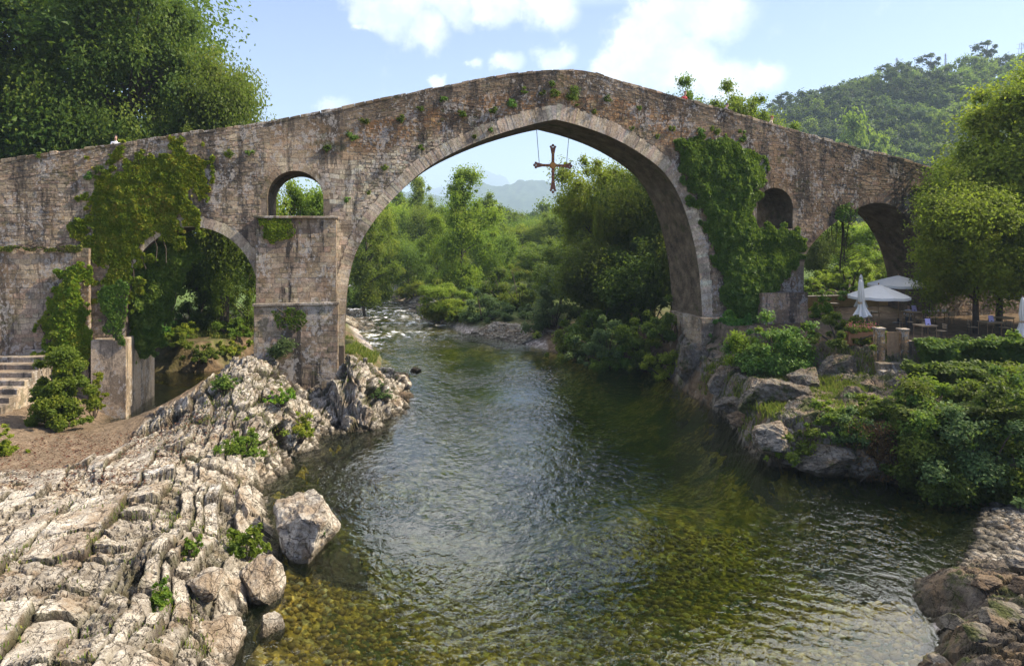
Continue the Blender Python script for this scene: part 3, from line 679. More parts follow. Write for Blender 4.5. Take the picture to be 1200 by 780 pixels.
def clump_leaves(C, rad, n_leaf, seed, flat=.7, center=None, up=.6):
    r = np.random.default_rng(seed); K = len(C)
    cnt = np.maximum(8, (n_leaf * (rad ** 2) / (rad ** 2).sum()).astype(int))
    ci = np.repeat(np.arange(K), cnt); n = len(ci)
    d = unit(n, r); rr = np.abs(r.normal(size=n)) * .60; rr = np.where(rr > 1.12, r.random(n), rr)
    P = C[ci] + d * (rad[ci] * rr)[:, None] * np.array([1, 1, flat])
    out = C[ci] - (center if center is not None else C.mean(0)); out /= np.linalg.norm(out, axis=1)[:, None] + 1e-9
    Nn = d * .40 + out * .35 + r.normal(size=(n, 3)) * .60; Nn[:, 2] += up
    cr = r.random(K)
    tint = np.clip(cr[ci] * .4 + r.random(n) * .45 + .15 * d[:, 2] + .1, 0, 1)
    return P, Nn, tint
def tree_proto(name, h, rad, base, leafmat, n_leaf, leaf, seed, kind='round', K=70, trunk_r=.22, lean=0.0):
    """a tree thing: trunk with limbs + crown; real size, foot at the origin"""
    r = np.random.default_rng(seed)
    zc, rz = (base + h) / 2, (h - base) / 2
    lob = unit(9, r); la = r.uniform(-.42, .42, 9)
    d = unit(K, r); f = r.uniform(.50, 1.0, K) ** .6
    bump = 1 + sum(a * np.clip(d @ l, 0, 1) ** 3 for l, a in zip(lob, la))
    C = d * f[:, None] * bump[:, None] + r.normal(size=(K, 3)) * .10
    if kind == 'tall':
        C[:, 2] = r.uniform(-1, 1, K); wd = np.sqrt(np.clip(1 - ((C[:, 2] + .25) / 1.28) ** 2, .02, 1)); an = r.random(K) * 6.283
        q = np.sqrt(r.random(K)) * wd * (1 + .25 * r.normal(size=K)); C[:, 0] = np.cos(an) * q; C[:, 1] = np.sin(an) * q
    elif kind == 'cone':
        C[:, 2] = r.uniform(-1, 1, K); wd = (1.08 - C[:, 2]) / 2.0; an = r.random(K) * 6.283
        q = np.sqrt(r.uniform(.1, 1, K)) * wd; C[:, 0] = np.cos(an) * q; C[:, 1] = np.sin(an) * q
    elif kind == 'umbrella':
        C[:, 2] = C[:, 2] * .95
    C = C * np.array([rad, rad, rz]) * .86 + np.array([lean * rad, 0, zc])
    cr = np.exp(r.normal(size=K) * .48) * .165 * min(rad, rz * 1.2) * (1.0 if K > 95 else 1.35)
    root = empty(name)
    mb = MB(); th = base + rz * (1.1 if kind in ('round', 'umbrella') else 1.6)
    tp = np.array([[0, 0, -.5], [0.03 * h * r.normal(), .02 * h * r.normal(), th * .35], [lean * rad * .5 + .03 * h * r.normal(), .02 * h * r.normal(), th * .7], [lean * rad, 0, th]])
    tt = np.linspace(0, 1, 9); trk = np.stack([np.interp(tt, [0, .35, .7, 1], tp[:, i]) for i in range(3)], 1)
    mb.tube(trk, np.linspace(trunk_r * 1.25, trunk_r * .25, 9), 8)
    for i in r.permutation(K)[:min(K, 34)]:
        zt = np.clip(C[i, 2] - .35 * np.hypot(C[i, 0], C[i, 1]) - .05 * h, base * .6, th * .97)
        p0 = np.array([np.interp(zt, trk[:, 2], trk[:, j]) for j in range(3)]); p1 = C[i]
        mid = (p0 + p1) / 2 + np.array([0, 0, .10 * np.linalg.norm(p1 - p0)])
        t = np.linspace(0, 1, 5)[:, None]; pts = (1 - t) ** 2 * p0 + 2 * t * (1 - t) * mid + t * t * p1
        mb.tube(pts, np.linspace(trunk_r * .34, trunk_r * .06, 5), 4, cap=False)
    mb.build('trunk', BARK, root)
    P, Nn, ti = clump_leaves(C, cr, n_leaf, seed + 1, .85, np.array([0, 0, zc - rz * .4]), .42)
    leaves(P, Nn, leaf * RNG.uniform(.7, 1.25, len(P)), ti, 'crown', leafmat, root)
    return root
def shrub_proto(name, w, h, leafmat, n_leaf, leaf, seed, K=34, droop=0):
    r = np.random.default_rng(seed)
    d = unit(K, r); d[:, 2] = np.abs(d[:, 2]); f = r.uniform(.35, 1, K) ** .6
    bump = 1 + .3 * r.normal(size=K)
    C = d * (f * bump)[:, None] * np.array([w / 2, w / 2, h * .82]); C[:, 2] = np.maximum(C[:, 2], .08 * h)
    cr = np.exp(r.normal(size=K) * .35) * .14 * min(w, h * 1.3) * .8
    root = empty(name); mb = MB()
    for i in range(0, K, 3):
        p1 = C[i]; t = np.linspace(0, 1, 4)[:, None]; p0 = np.array([p1[0] * .1, p1[1] * .1, -.3])
        mb.tube(p0 + (p1 - p0) * t + np.array([0, 0, .1 * h]) * np.sin(t * 3.14), np.linspace(.045, .012, 4) * max(.6, w / 3), 4, cap=False)
    mb.build('stem', BARK, root)
    P, Nn, ti = clump_leaves(C, cr, n_leaf, seed + 1, .8, np.array([0, 0, 0]))
    leaves(P, Nn, leaf * RNG.uniform(.7, 1.25, len(P)), ti, 'foliage', leafmat, root)
    return root
_used = set()
def put(proto, loc, s=(1, 1, 1), rz=0, label=None, cat='tree', group=None):
    if proto.name in _used: o = dup(proto)
    else: o = proto; _used.add(proto.name)
    o.location = loc; o.scale = s if isinstance(s, tuple) else (s, s, s); o.rotation_euler = (0, 0, rz)
    tag(o, label, cat, group); return o

# ------------------------------------------------------------------ the stone bridge
BANG = R_(12.7); cB, sB = math.cos(BANG), math.sin(BANG); TH = 4.5
def fz(px, py, n=0.0):                    # photo point -> bridge coordinates (along, up) on the plane n behind the face
    k = (px - 600) / F; u = (k * (43 + n * cB) + n * sB) / (cB - k * sB)
    return np.array([u, H + (HY - py) / F * (43 + u * sB + n * cB)])
def bw(u, n, z): return Vector((u * cB - n * sB, 43 + u * sB + n * cB, z))
def FZ(L, n=0.0): return np.array([fz(a, b, n) for a, b in L])
TOP = FZ([(-60, 197), (0, 187.5), (60, 179), (135, 169), (200, 158), (287, 147), (337, 138), (400, 126), (470, 111), (520, 101), (560, 92.5), (600, 86.5), (640, 82.5), (668, 82), (692, 84), (720, 93), (760, 104), (800, 115.5), (850, 129), (900, 143.5), (950, 158), (1000, 172), (1050, 184), (1090, 196), (1130, 210), (1200, 240)])
TOP = np.concatenate([[[-46, TOP[0, 1] - 1.6]], TOP])
def prof(u): return np.interp(u, TOP[:, 0], TOP[:, 1])
def dense(P, step=.25):
    out = [P[0]]
    for a, b in zip(P[:-1], P[1:]):
        m = max(1, int(np.linalg.norm(b - a) / step)); out += [a + (b - a) * (i + 1) / m for i in range(m)]
    return np.array(out)
def smooth_line(P, it=2):                 # Chaikin, ends kept
    P = np.asarray(P, float)
    for _ in range(it):
        q = [P[0]]
        for a, b in zip(P[:-1], P[1:]): q += [a * .75 + b * .25, a * .25 + b * .75]
        P = np.array(q + [P[-1]])
    return P
zb = -2.0
MAINL = smooth_line(FZ([(403, 405), (404, 372), (407, 335), (414, 303), (424, 281), (440, 256), (463, 230), (487, 207), (513, 188), (550, 170), (587, 156), (630, 144), (651, 140)]))
MAINR = smooth_line(FZ([(651, 140), (683, 148), (720, 162), (750, 179), (777, 199), (795, 226), (808, 262), (817, 300), (822, 345), (824, 400)]))
MAIN = np.concatenate([[[MAINL[0, 0], zb]], dense(MAINL), dense(MAINR)[1:], [[MAINR[-1, 0], zb]]])
aL, aR, aT = fz(147, 400)[0], fz(303, 400)[0], fz(222, 266)[1]
def arc(u0, u1, zs, zt, n=40, point=0.0):
    t = np.linspace(np.pi, 0, n); cu, ru = (u0 + u1) / 2, (u1 - u0) / 2
    zz_ = zs + (zt - zs) * np.sin(t) * (1 - point * np.abs(np.cos(t)) * .35)
    return np.stack([cu + ru * np.cos(t), zz_], 1)
zsL = fz(225, 350)[1]
LEFT = np.concatenate([[[aL, zb]], arc(aL, aR, zsL, aT), [[aR, zb]]])
RIGHT = np.concatenate([[[fz(942, 345)[0], 3.0]], smooth_line(FZ([(942, 312), (944, 296), (958, 278), (976, 262), (1000, 246), (1022, 237), (1043, 239), (1060, 250), (1074, 268), (1086, 292), (1094, 325)])), [[fz(1096, 345)[0], 3.0]]])
NL0, NL1 = fz(313, 255)[0], fz(379, 255)[0]
NICHEL = np.concatenate([[[NL0, fz(345, 254)[1]]], arc(NL0, NL1, fz(345, 233)[1], fz(345, 200)[1], 26), [[NL1, fz(345, 254)[1]]]])
NR0, NR1 = fz(887, 265)[0], fz(929, 265)[0]
NICHER = np.concatenate([[[NR0, fz(905, 268)[1]]], arc(NR0, NR1, fz(905, 244)[1], fz(905, 220)[1], 24), [[NR1, fz(905, 268)[1]]]])
bridge = empty('stone_bridge', (0, 43, 0), BANG)
tag(bridge, 'old humpbacked stone bridge with a tall pointed main arch over the river', 'bridge')
DK = 1.05
upper = dense(TOP, .8)
outline = [(upper[0, 0], zb)] + [tuple(p) for p in LEFT] + [tuple(p) for p in MAIN] + [(RIGHT[0, 0], zb), ] + [tuple(p) for p in RIGHT] + [(RIGHT[-1, 0], zb), (upper[-1, 0], zb)] + [(p[0], p[1] - DK) for p in upper[::-1]]
def prism(poly, holes, y0, y1):
    loops = [[Vector((p[0], p[1], 0)) for p in poly]] + [[Vector((p[0], p[1], 0)) for p in h] for h in holes]
    tri = geometry.tessellate_polygon(loops); pts = np.array([(v.x, v.y) for l in loops for v in l]); n = len(pts)
    A = pts[np.array(tri)]; ar = (A[:, 1, 0] - A[:, 0, 0]) * (A[:, 2, 1] - A[:, 0, 1]) - (A[:, 2, 0] - A[:, 0, 0]) * (A[:, 1, 1] - A[:, 0, 1])
    T = np.array([t if a > 0 else t[::-1] for t, a in zip(tri, ar)])
    V = np.concatenate([np.c_[pts[:, 0], np.full(n, y0), pts[:, 1]], np.c_[pts[:, 0], np.full(n, y1), pts[:, 1]]])
    return V, np.concatenate([T, T[:, ::-1] + n]), [len(l) for l in loops]
MORT = (.24, .205, .165)
V, T, ls = prism(outline, [NICHEL, NICHER], 0, TH)
mk('wall', V, [T], STONE, bridge, col=MORT)
def strip(P, y0, y1, closed=False):
    n = len(P); V = np.concatenate([np.c_[P[:, 0], np.full(n, y0), P[:, 1]], np.c_[P[:, 0], np.full(n, y1), P[:, 1]]])
    m = n if closed else n - 1
    return V, np.array([(i, (i + 1) % n, n + (i + 1) % n, n + i) for i in range(m)])
for P, cl in ((LEFT, 0), (MAIN, 0), (RIGHT, 0), (NICHEL, 1), (NICHER, 1)):
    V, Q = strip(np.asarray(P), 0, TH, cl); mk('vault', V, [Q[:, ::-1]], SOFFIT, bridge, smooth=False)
V, Q = strip(np.c_[upper[:, 0], upper[:, 1] - DK], 0, TH); mk('roadway', V, Q, STONE, bridge, col=(.22, .19, .16))
# parapets: two walls standing on the roadway's edges, with rough coping
for y0, y1 in ((0, .42), (TH - .42, TH)):
    pl = [(p[0], p[1] - DK) for p in upper] + [(p[0], p[1] - .10) for p in upper[::-1]]
    V, T, ls = prism(pl, [], y0, y1); n = len(pl)
    Q = np.array([(i, (i + 1) % n, n + (i + 1) % n, n + i) for i in range(n)])
    mk('parapet', V, [T, Q], STONE, bridge, col=MORT)

def in_poly(x, y, P):
    P = np.asarray(P); r = np.zeros(np.shape(x), bool); j = len(P) - 1
    for i in range(len(P)):
        xi, yi = P[i]; xj, yj = P[j]
        r ^= ((yi > y) != (yj > y)) & (x < (xj - xi) * (y - yi) / (yj - yi + 1e-12) + xi); j = i
    return r
def nearest(x, y, P):
    bx, by, bd = np.array(x), np.array(y), np.full(np.shape(x), 1e9)
    for a, b in zip(P[:-1], P[1:]):
        d = b - a; L = d @ d + 1e-12; t = np.clip(((x - a[0]) * d[0] + (y - a[1]) * d[1]) / L, 0, 1)
        qx, qy = a[0] + t * d[0], a[1] + t * d[1]; dd = np.hypot(x - qx, y - qy); k = dd < bd
        bx, by, bd = np.where(k, qx, bx), np.where(k, qy, by), np.where(k, dd, bd)
    return bx, by, bd
def offset(P, t):
    P = np.asarray(P, float); g = np.gradient(P, axis=0); g /= np.linalg.norm(g, axis=1)[:, None] + 1e-9
    nrm = np.stack([-g[:, 1], g[:, 0]], 1); return P + nrm * np.asarray(t).reshape(-1, 1)
arcM = np.concatenate([dense(MAINL), dense(MAINR)[1:]])
arcL = arc(aL, aR, zsL, aT); arcR = RIGHT[1:-1]; arcNL = NICHEL[1:-1]; arcNR = NICHER[1:-1]
tM = np.interp(np.arange(len(arcM)), [0, len(arcM) * .25, len(arcM) * .5, len(arcM) * .8, len(arcM)], [.62, .78, 1.0, .9, .7])
RINGS = [(arcM, tM), (arcL, np.full(len(arcL), .62)), (arcR, np.full(len(arcR), .5)), (arcNL, np.full(len(arcNL), .38)), (arcNR, np.full(len(arcNR), .34))]
HOLES = []
for (A, t), full in zip(RINGS, (MAIN, LEFT, RIGHT, NICHEL, NICHER)):
    O = offset(A, t - .03); HOLES.append(np.concatenate([[[O[0, 0], full[0][1] - .02]], O, [[O[-1, 0], full[-1][1] - .02]]]))

def stones(rects, y, proud, cols, inset=.0034, flip=None):
    """rects (n,4,2) corner quads in the (along, up) plane -> squat stones proud of the wall"""
    n = len(rects); r = RNG; V = np.empty((n, 9, 3))
    c = rects.mean(1)
    V[:, :4, 0] = rects[:, :, 0]; V[:, :4, 2] = rects[:, :, 1]; V[:, :4, 1] = .03
    ins = c[:, None] + (rects - c[:, None]) * (1 - np.minimum(inset * 2.4 / (np.abs(rects - c[:, None]).mean(1)[:, None, :] + .03), .45))
    V[:, 4:8, 0] = ins[:, :, 0]; V[:, 4:8, 2] = ins[:, :, 1]
    V[:, 4:8, 1] = -proud[:, None] + r.normal(size=(n, 4)) * .004
    V[:, 8, 0] = c[:, 0]; V[:, 8, 2] = c[:, 1]; V[:, 8, 1] = -proud - .0005
    V[:, :, 1] += y
    b = np.arange(n)[:, None, None] * 9
    Q = (np.array([(0, 1, 5, 4), (1, 2, 6, 5), (2, 3, 7, 6), (3, 0, 4, 7)])[None] + b).reshape(-1, 4)
    T = (np.array([(4, 5, 8), (5, 6, 8), (6, 7, 8), (7, 4, 8)])[None] + b).reshape(-1, 3)
    return V.reshape(-1, 3), Q, T, np.repeat(cols, 9, 0)
def courses(u0, u1, zlo, zhi, hlo, hhi, wlo, whi, jit, zf=None, seed=0):
    r = np.random.default_rng(seed); out = []; z = zlo
    while z < zhi:
        h = r.uniform(hlo, hhi); u = u0 + r.uniform(-.4, 0); prev = r.normal(size=2) * jit
        while u < u1:
            wd = r.uniform(wlo, whi) * (1.5 if r.random() < .15 else 1); g = .004
            q = np.array([(u + g, z + g), (u + wd - g, z + g), (u + wd - g, z + h - g), (u + g, z + h - g)]) + r.normal(size=(4, 2)) * jit
            out.append(q); u += wd
        z += h
    Q = np.array(out)
    Q[:, :, 1] += .11 * fbm2(Q[:, :, 0] * .5, Q[:, :, 1] * .3, 3, 19 + seed) + .035 * fbm2(Q[:, :, 0] * 1.7, Q[:, :, 1] * 1.7, 2, 29)
    if zf is not None: Q[:, :, 1] = zf(Q[:, :, 0]) + Q[:, :, 1]
    return Q
def clip(Q, holes, lo=None, hi=None):
    if hi is not None:
        Q[:, :, 1] = np.minimum(Q[:, :, 1], hi(Q[:, :, 0]))
    ok = np.ones(len(Q), bool)
    for hp in holes:
        cin = in_poly(Q[:, :, 0], Q[:, :, 1], hp)
        mid = in_poly(Q[:, :, 0].mean(1), Q[:, :, 1].mean(1), hp); ok &= ~mid
        bx, by, bd = nearest(Q[:, :, 0], Q[:, :, 1], hp)
        Q[:, :, 0] = np.where(cin, bx, Q[:, :, 0]); Q[:, :, 1] = np.where(cin, by, Q[:, :, 1])
    A = .5 * ((Q[:, 2, 0] - Q[:, 0, 0]) * (Q[:, 3, 1] - Q[:, 1, 1]) - (Q[:, 3, 0] - Q[:, 1, 0]) * (Q[:, 2, 1] - Q[:, 0, 1]))
    return Q[ok & (A > .012)]
def jcol(n, pal, wts=None, v=.15):
    pal = np.array(pal); i = RNG.choice(len(pal), n, p=wts)
    return np.clip(pal[i] * np.array([1.06, 1.0, .90]) * (1 + v * RNG.normal(size=(n, 1))) * (1 + .025 * RNG.normal(size=(n, 3))), .02, .62)
PAL_GREY = [(.32, .285, .24), (.36, .32, .27), (.285, .25, .205), (.38, .335, .28), (.32, .27, .215)]
PAL_PALE = [(.52, .48, .42), (.55, .51, .45), (.48, .44, .385), (.53, .48, .41)]
PAL_DARK = [(.155, .13, .105), (.175, .148, .12), (.20, .168, .135), (.21, .165, .12)]
PAL_BRWN = [(.225, .18, .142), (.25, .20, .158), (.20, .16, .128), (.255, .20, .152), (.285, .24, .20)]
PAL_RUBL = [(.29, .185, .105), (.34, .235, .14), (.24, .155, .09), (.32, .255, .185), (.20, .145, .10)]
uA, uC, uD = fz(395, 200)[0], fz(800, 200)[0], fz(310, 300)[0]
mainx = arcM[:, 0]
def face_cols(c):
    u, z = c[:, 0], c[:, 1]; n = len(u); dtop = prof(u) - z
    wob = fbm2(u * .25, z * .25, 3, 91)
    g, p, d, b, rb = [jcol(n, P) for P in (PAL_GREY, PAL_PALE, PAL_DARK, PAL_BRWN, PAL_RUBL)]
    col = g
    ash = sstep(u + wob * 2.0, uD - .6, uD + .6) * sstep(u, uC, uC - 3) * sstep(dtop + wob * 1.2, 1.9, 3.6)
    col = col * (1 - ash[:, None]) + p * ash[:, None]
    br = sstep(u + wob * 2.5, uC - 2, uC + 1.5)
    col = col * (1 - br[:, None]) + b * br[:, None]
    rub = sstep(u, uA - 3, uA + 2) * (1 - br) * sstep(dtop + wob * .4, 1.0, 1.35) * sstep(dtop + wob * .8, 3.6, 2.4)
    rub = np.maximum(rub, .9 * sstep(u, uC - 4, uC - 1) * sstep(u, uC + 6.5, uC + 4) * sstep(dtop + wob, .9, 1.5) * sstep(dtop + wob, 4.2, 3))
    col = col * (1 - rub[:, None]) + rb * rub[:, None]
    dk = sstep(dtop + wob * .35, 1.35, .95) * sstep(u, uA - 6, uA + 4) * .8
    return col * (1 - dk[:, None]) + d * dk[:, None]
# coursed masonry, split where its character changes
ul, ur = -37, TOP[-1, 0]
par = courses(ul, ur, -1.15, -.14, .08, .17, .11, .36, .016, prof, 1)
parts = []
def zlim(u): return prof(u) - 1.16
for (a, b, hl, hh, wl, wh, j, seed) in [(ul, uD, .08, .24, .12, .46, .018, 2), (uD, uA + 1.2, .20, .30, .28, .66, .006, 3), (uA + 1.2, uC, .07, .20, .10, .36, .018, 4), (uC, ur, .10, .17, .18, .50, .008, 5)]:
    q = courses(a, b, .2, 19.0, hl, hh, wl, wh, j, None, seed)
    q = q[q[:, :, 1].mean(1) < zlim(q[:, :, 0].mean(1))]; parts.append(clip(q, HOLES, hi=zlim))
Qs = np.concatenate([clip(par, HOLES)] + parts)
c_ = Qs.mean(1)
missing = fbm2(c_[:, 0] * .9, c_[:, 1] * .9, 3, 77) > .62       # fallen face stones
Qs = Qs[~missing]; c_ = Qs.mean(1)
# where the ivy pier and buttress cover the face nothing is laid
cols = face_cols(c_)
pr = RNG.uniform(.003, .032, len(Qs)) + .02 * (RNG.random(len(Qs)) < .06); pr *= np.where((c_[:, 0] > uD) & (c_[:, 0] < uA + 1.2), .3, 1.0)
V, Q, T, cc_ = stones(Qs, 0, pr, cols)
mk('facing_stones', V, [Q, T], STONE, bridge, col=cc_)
# coping: flat irregular slabs along the top
u = -37.0; mb = MB(); ccol = []
while u < ur - .8:
    L = random.uniform(.35, .8); z0, z1 = float(prof(u)), float(prof(u + L)); a = math.atan2(z1 - z0, L)
    n0 = mb.n; mb.box((0, 0, 0), (L * 1.0 / math.cos(a) - .03, .52 + random.uniform(-.05, .05), random.uniform(.13, .22)), bev=.025)
    Vv = mb.V[-1]; x, z = Vv[:, 0].copy(), Vv[:, 2].copy(); b = a + random.gauss(0, .02)
    Vv[:, 0] = x * math.cos(b) - z * math.sin(b) + u + L / 2; Vv[:, 2] = x * math.sin(b) + z * math.cos(b) + (z0 + z1) / 2 - .06 + random.gauss(0, .018); Vv[:, 1] += .21 + random.gauss(0, .02)
    Vv += np.random.default_rng(int(u * 100) + 9999).normal(size=Vv.shape) * .010
    ccol.append(np.repeat(jcol(1, PAL_DARK + PAL_GREY), len(Vv), 0)); u += L
mb.build('coping', STONE, bridge, col=np.concatenate(ccol))
# rings of voussoirs
for (A, t), nm, wd, pal in zip(RINGS, ('main_arch_ring', 'arch_ring', 'arch_ring', 'niche_ring', 'niche_ring'), (.20, .30, .26, .22, .20), (PAL_PALE, PAL_PALE, PAL_BRWN, PAL_GREY, PAL_BRWN)):
    L = np.r_[0, np.cumsum(np.linalg.norm(np.diff(A, axis=0), axis=1))]; k = max(4, int(L[-1] / wd))
    cuts = np.linspace(0, L[-1], k + 1); cuts[1:-1] += RNG.uniform(-.22, .22, k - 1) * wd
    I = np.stack([np.interp(cuts, L, A[:, j]) for j in (0, 1)], 1); tt = np.interp(cuts, L, t)
    O = offset(I, tt); ext = RNG.uniform(-.10, .06, k)
    q = np.stack([I[:-1] + .004, I[1:] - .004, O[1:], O[:-1]], 1)
    q[:, 2] += (O[1:] - I[1:]) * ext[:, None]; q[:, 3] += (O[:-1] - I[:-1]) * ext[:, None]
    c0 = q.mean(1, keepdims=True); q = c0 + (q - c0) * np.array([.994])
    q = q[:, [1, 0, 3, 2]] if True else q
    V, Q, T, cc_ = stones(q[:, ::-1], 0, RNG.uniform(.018, .034, k), jcol(k, pal, v=.10), inset=.0015)
    mk(nm, V, [Q[:, ::-1], T[:, ::-1]] if False else [Q, T], STONE_PALE if pal is PAL_PALE else STONE, bridge, col=cc_)

def block_masonry(name, u0, u1, n0, n1, z0, z1, parent, pal, hl, hh, wl, wh, sides='fr', mat=None, core=MORT):
    """a rectangular pier clad in coursed stones on its front, right and left faces"""
    mat = mat or STONE
    mb = MB().box(((u0 + u1) / 2, (n0 + n1) / 2, (z0 + z1) / 2), (u1 - u0, n1 - n0, z1 - z0)); o = mb.build(name, mat, parent, col=core)
    Vs, Qs_, Ts, Cs, nn = [], [], [], [], 0
    for sd_ in sides:
        if sd_ == 'f': q = courses(0, u1 - u0, z0, z1, hl, hh, wl, wh, .012, None, 11); W = u1 - u0
        else: q = courses(0, n1 - n0, z0, z1, hl, hh, wl, wh, .012, None, 12); W = n1 - n0
        q[:, :, 0] = np.clip(q[:, :, 0], 0, W); q[:, :, 1] = np.minimum(q[:, :, 1], z1); q = clip(q, [])
        V, Q, T, C = stones(q, 0, RNG.uniform(.004, .022, len(q)), jcol(len(q), pal, v=.12))
        if sd_ == 'f': V = V + np.array([u0, n0, 0])
        elif sd_ == 'r': V = np.stack([u1 - V[:, 1], n0 + V[:, 0], V[:, 2]], 1)
        else: V = np.stack([u0 + V[:, 1], n1 - V[:, 0], V[:, 2]], 1)
        Vs.append(V); Qs_.append(Q + nn); Ts.append(T + nn); Cs.append(C); nn += len(V)
    mk('facing_stones', np.concatenate(Vs), [np.concatenate(Qs_), np.concatenate(Ts)], mat, o, col=np.concatenate(Cs))
    return o
bu0, bu1, bz, bz2 = fz(300, 255, -1.2)[0], fz(394, 255, -1.2)[0], fz(345, 256, -1.2)[1], fz(345, 357, -1.35)[1]
STONE_PIER = stone_mat('pier_stone', 1.35, .5)
block_masonry('buttress', bu0, bu1, -1.2, -.06, bz2 + .12, bz, bridge, PAL_GREY, .24, .34, .3, .7, 'frl', STONE_PIER)
block_masonry('buttress', bu0 - .08, bu1 + .08, -1.38, -.05, -1.5, bz2 - .05, bridge, PAL_GREY, .24, .36, .3, .7, 'frl', STONE_PIER)
MB().box(((bu0 + bu1) / 2, -.72, bz + .07), (bu1 - bu0 + .22, 1.42, .14), bev=.03).build('ledge', STONE, bridge, col=(.30, .27, .23))
MB().box(((bu0 + bu1) / 2, -.74, bz2 + .035), (bu1 - bu0 + .30, 1.56, .17), bev=.03).build('ledge', STONE, bridge, col=(.30, .27, .23))
# smooth rendered footing of the left pier, its inner side caught by the sun
f0, f1_, fz1 = fz(108, 420, -.9)[0], fz(146, 420, -.9)[0], fz(130, 398, -.9)[1]
CONC = stone_mat('rendered_footing', .9, .2)
mb = MB().box(((f0 + f1_) / 2, (TH - .95) / 2 + .02, (fz1 - 1.6) / 2), (f1_ - f0 + .12, TH + .9, fz1 + 1.6), bev=.04); mb.build('footing', CONC, bridge, col=(.40, .33, .25))
# the lower abutment wall stands proud, its top a grassy ledge
zl_ = fz(40, 291, -.4)[1]; aw0, aw1 = -37, fz(104, 300, -.4)[0]
block_masonry('abutment', aw0, aw1, -.45, -.07, .3, zl_, bridge, PAL_GREY, .18, .32, .22, .6, 'fr')
# base of the right pier: a low wall under the springing, and its cutwater stub
p0, p1_, pz = fz(893, 350, -.8)[0], fz(946, 350, -.8)[0], fz(920, 343, -.8)[1]
block_masonry('pier_base', p0, p1_, -.85, -.07, 3.0, pz, bridge, [(.44, .34, .26), (.38, .29, .22), (.47, .37, .29)], .16, .26, .25, .5, 'frl')
block_masonry('pier_base', fz(822, 420, -.5)[0], fz(852, 420, -.5)[0], -.55, TH - .3, .0, fz(840, 372, -.5)[1], bridge, PAL_GREY, .14, .26, .2, .5, 'fl', STONE_PALE)
# masonry of the right arch's shadowed vault end is part of the vault mesh

# ------------------------------------------------------------------ ivy and tufts on the masonry
def face_plant(name, poly, n_leaf, leaf, thick, mat, label, cat='ivy', n0=0.0, seed=0, edge=.5, group=None, freq=.55, hang=0.0):
    P = FZ(poly, n0); lo, hi = P.min(0) - .5, P.max(0) + .5; r = np.random.default_rng(seed); m = n_leaf * 6
    u, z = r.uniform(lo[0], hi[0], m), r.uniform(lo[1], hi[1], m)
    _, _, bd = nearest(u, z, np.concatenate([P, P[:1]])); sdist = np.where(in_poly(u, z, P), bd, -bd)
    nz = fbm2(u * 1.5, z * 1.5, 5, seed + 3); k = (sdist + nz * edge * 1.3) > .05 * edge
    k &= fbm2(u * 2.3, z * 2.3, 3, seed + 9) > -.30 - sdist * .3
    u, z, sdist = u[k][:n_leaf], z[k][:n_leaf], sdist[k][:n_leaf]; n = len(u)
    bulge = .06 + thick * np.clip(.55 + .9 * fbm2(u * freq, z * freq, 3, seed + 5), .02, 1.4) * sstep(sdist, -.2, 1.1)
    f1, f2, idc, ox, oz = voro2(u * 1.7, z * 1.7, seed + 6); bulge *= 1.12 - .5 * f1
    dep = bulge * np.power(r.random(n), .35)
    pos = np.stack([u, n0 - dep - .03, z], 1)
    Nn = np.stack([ox * .9, -np.ones(n) * .75, oz * .8 + .42], 1) + r.normal(size=(n, 3)) * .75
    tint = np.clip(-.05 + .8 * r.random(n) + .35 * idc, 0, 1)
    root = empty(name, bridge.location, BANG)
    leaves(pos, Nn, leaf * r.uniform(.7, 1.3, n), tint, 'foliage', mat, root, aspect=.85)
    mb = MB()
    for i in range(10):                                  # woody runners against the wall
        a = P[r.integers(len(P))]; q = (a + P.mean(0)) / 2; 
        pts = np.array([[q[0] + r.normal() * .3, n0 - .10, lo[1] + (hi[1] - lo[1]) * t] if False else [q[0] + .25 * math.sin(t * 6 + i) , n0 - .10, q[1] + (t - .5) * (hi[1] - lo[1]) * .35] for t in np.linspace(0, 1, 6)])
        mb.tube(pts, .025, 4, cap=False)
    mb.build('stem', BARK, root)
    tag(root, label, cat, group); return root
face_plant('ivy', [(100, 232), (118, 210), (128, 196), (150, 188), (170, 192), (188, 166), (205, 160), (214, 176), (232, 178), (240, 205), (240, 238), (232, 262), (214, 278), (192, 276), (172, 292), (155, 322), (150, 362), (138, 382), (120, 372), (110, 330), (100, 290), (92, 262)],
           26000, .21, .26, L_IVYY, 'yellowing ivy covering the wall above and left of the left river arch', seed=3, edge=1.7)
face_plant('ivy', [(62, 330), (84, 305), (104, 290), (106, 360), (104, 418), (100, 452), (92, 466), (40, 466), (30, 440), (48, 410), (56, 395), (48, 372)],
           13000, .21, .5, L_IVYY, 'bright green ivy draped over the abutment left of the rendered footing', n0=-.6, seed=5, edge=.9)
face_plant('ivy', [(112, 330), (150, 330), (150, 380), (146, 402), (136, 396), (122, 385)], 2500, .15, .35, L_IVY, 'dark ivy trailing down the front edge of the rendered footing', n0=-.95, seed=6, edge=.4)
face_plant('ivy', [(146, 290), (176, 276), (206, 270), (230, 280), (236, 300), (218, 330), (200, 360), (186, 400), (174, 430), (160, 420), (150, 400), (145, 340)],
           12000, .24, .9, L_IVY, 'shaded ivy curtain hanging inside the left river arch', n0=.9, seed=7, edge=.8)
face_plant('ivy', [(790, 166), (806, 158), (824, 165), (846, 158), (868, 165), (886, 182), (897, 198), (894, 222), (880, 240), (888, 262), (912, 264), (934, 268), (946, 284), (938, 300), (922, 322), (905, 350), (892, 384), (884, 420), (862, 432), (852, 398), (846, 352), (836, 300), (822, 256), (806, 226), (794, 200)],
           36000, .25, .6, L_IVY, 'thick dark green ivy curtain hanging over the right pier of the main arch', seed=8, edge=.75, freq=.45)
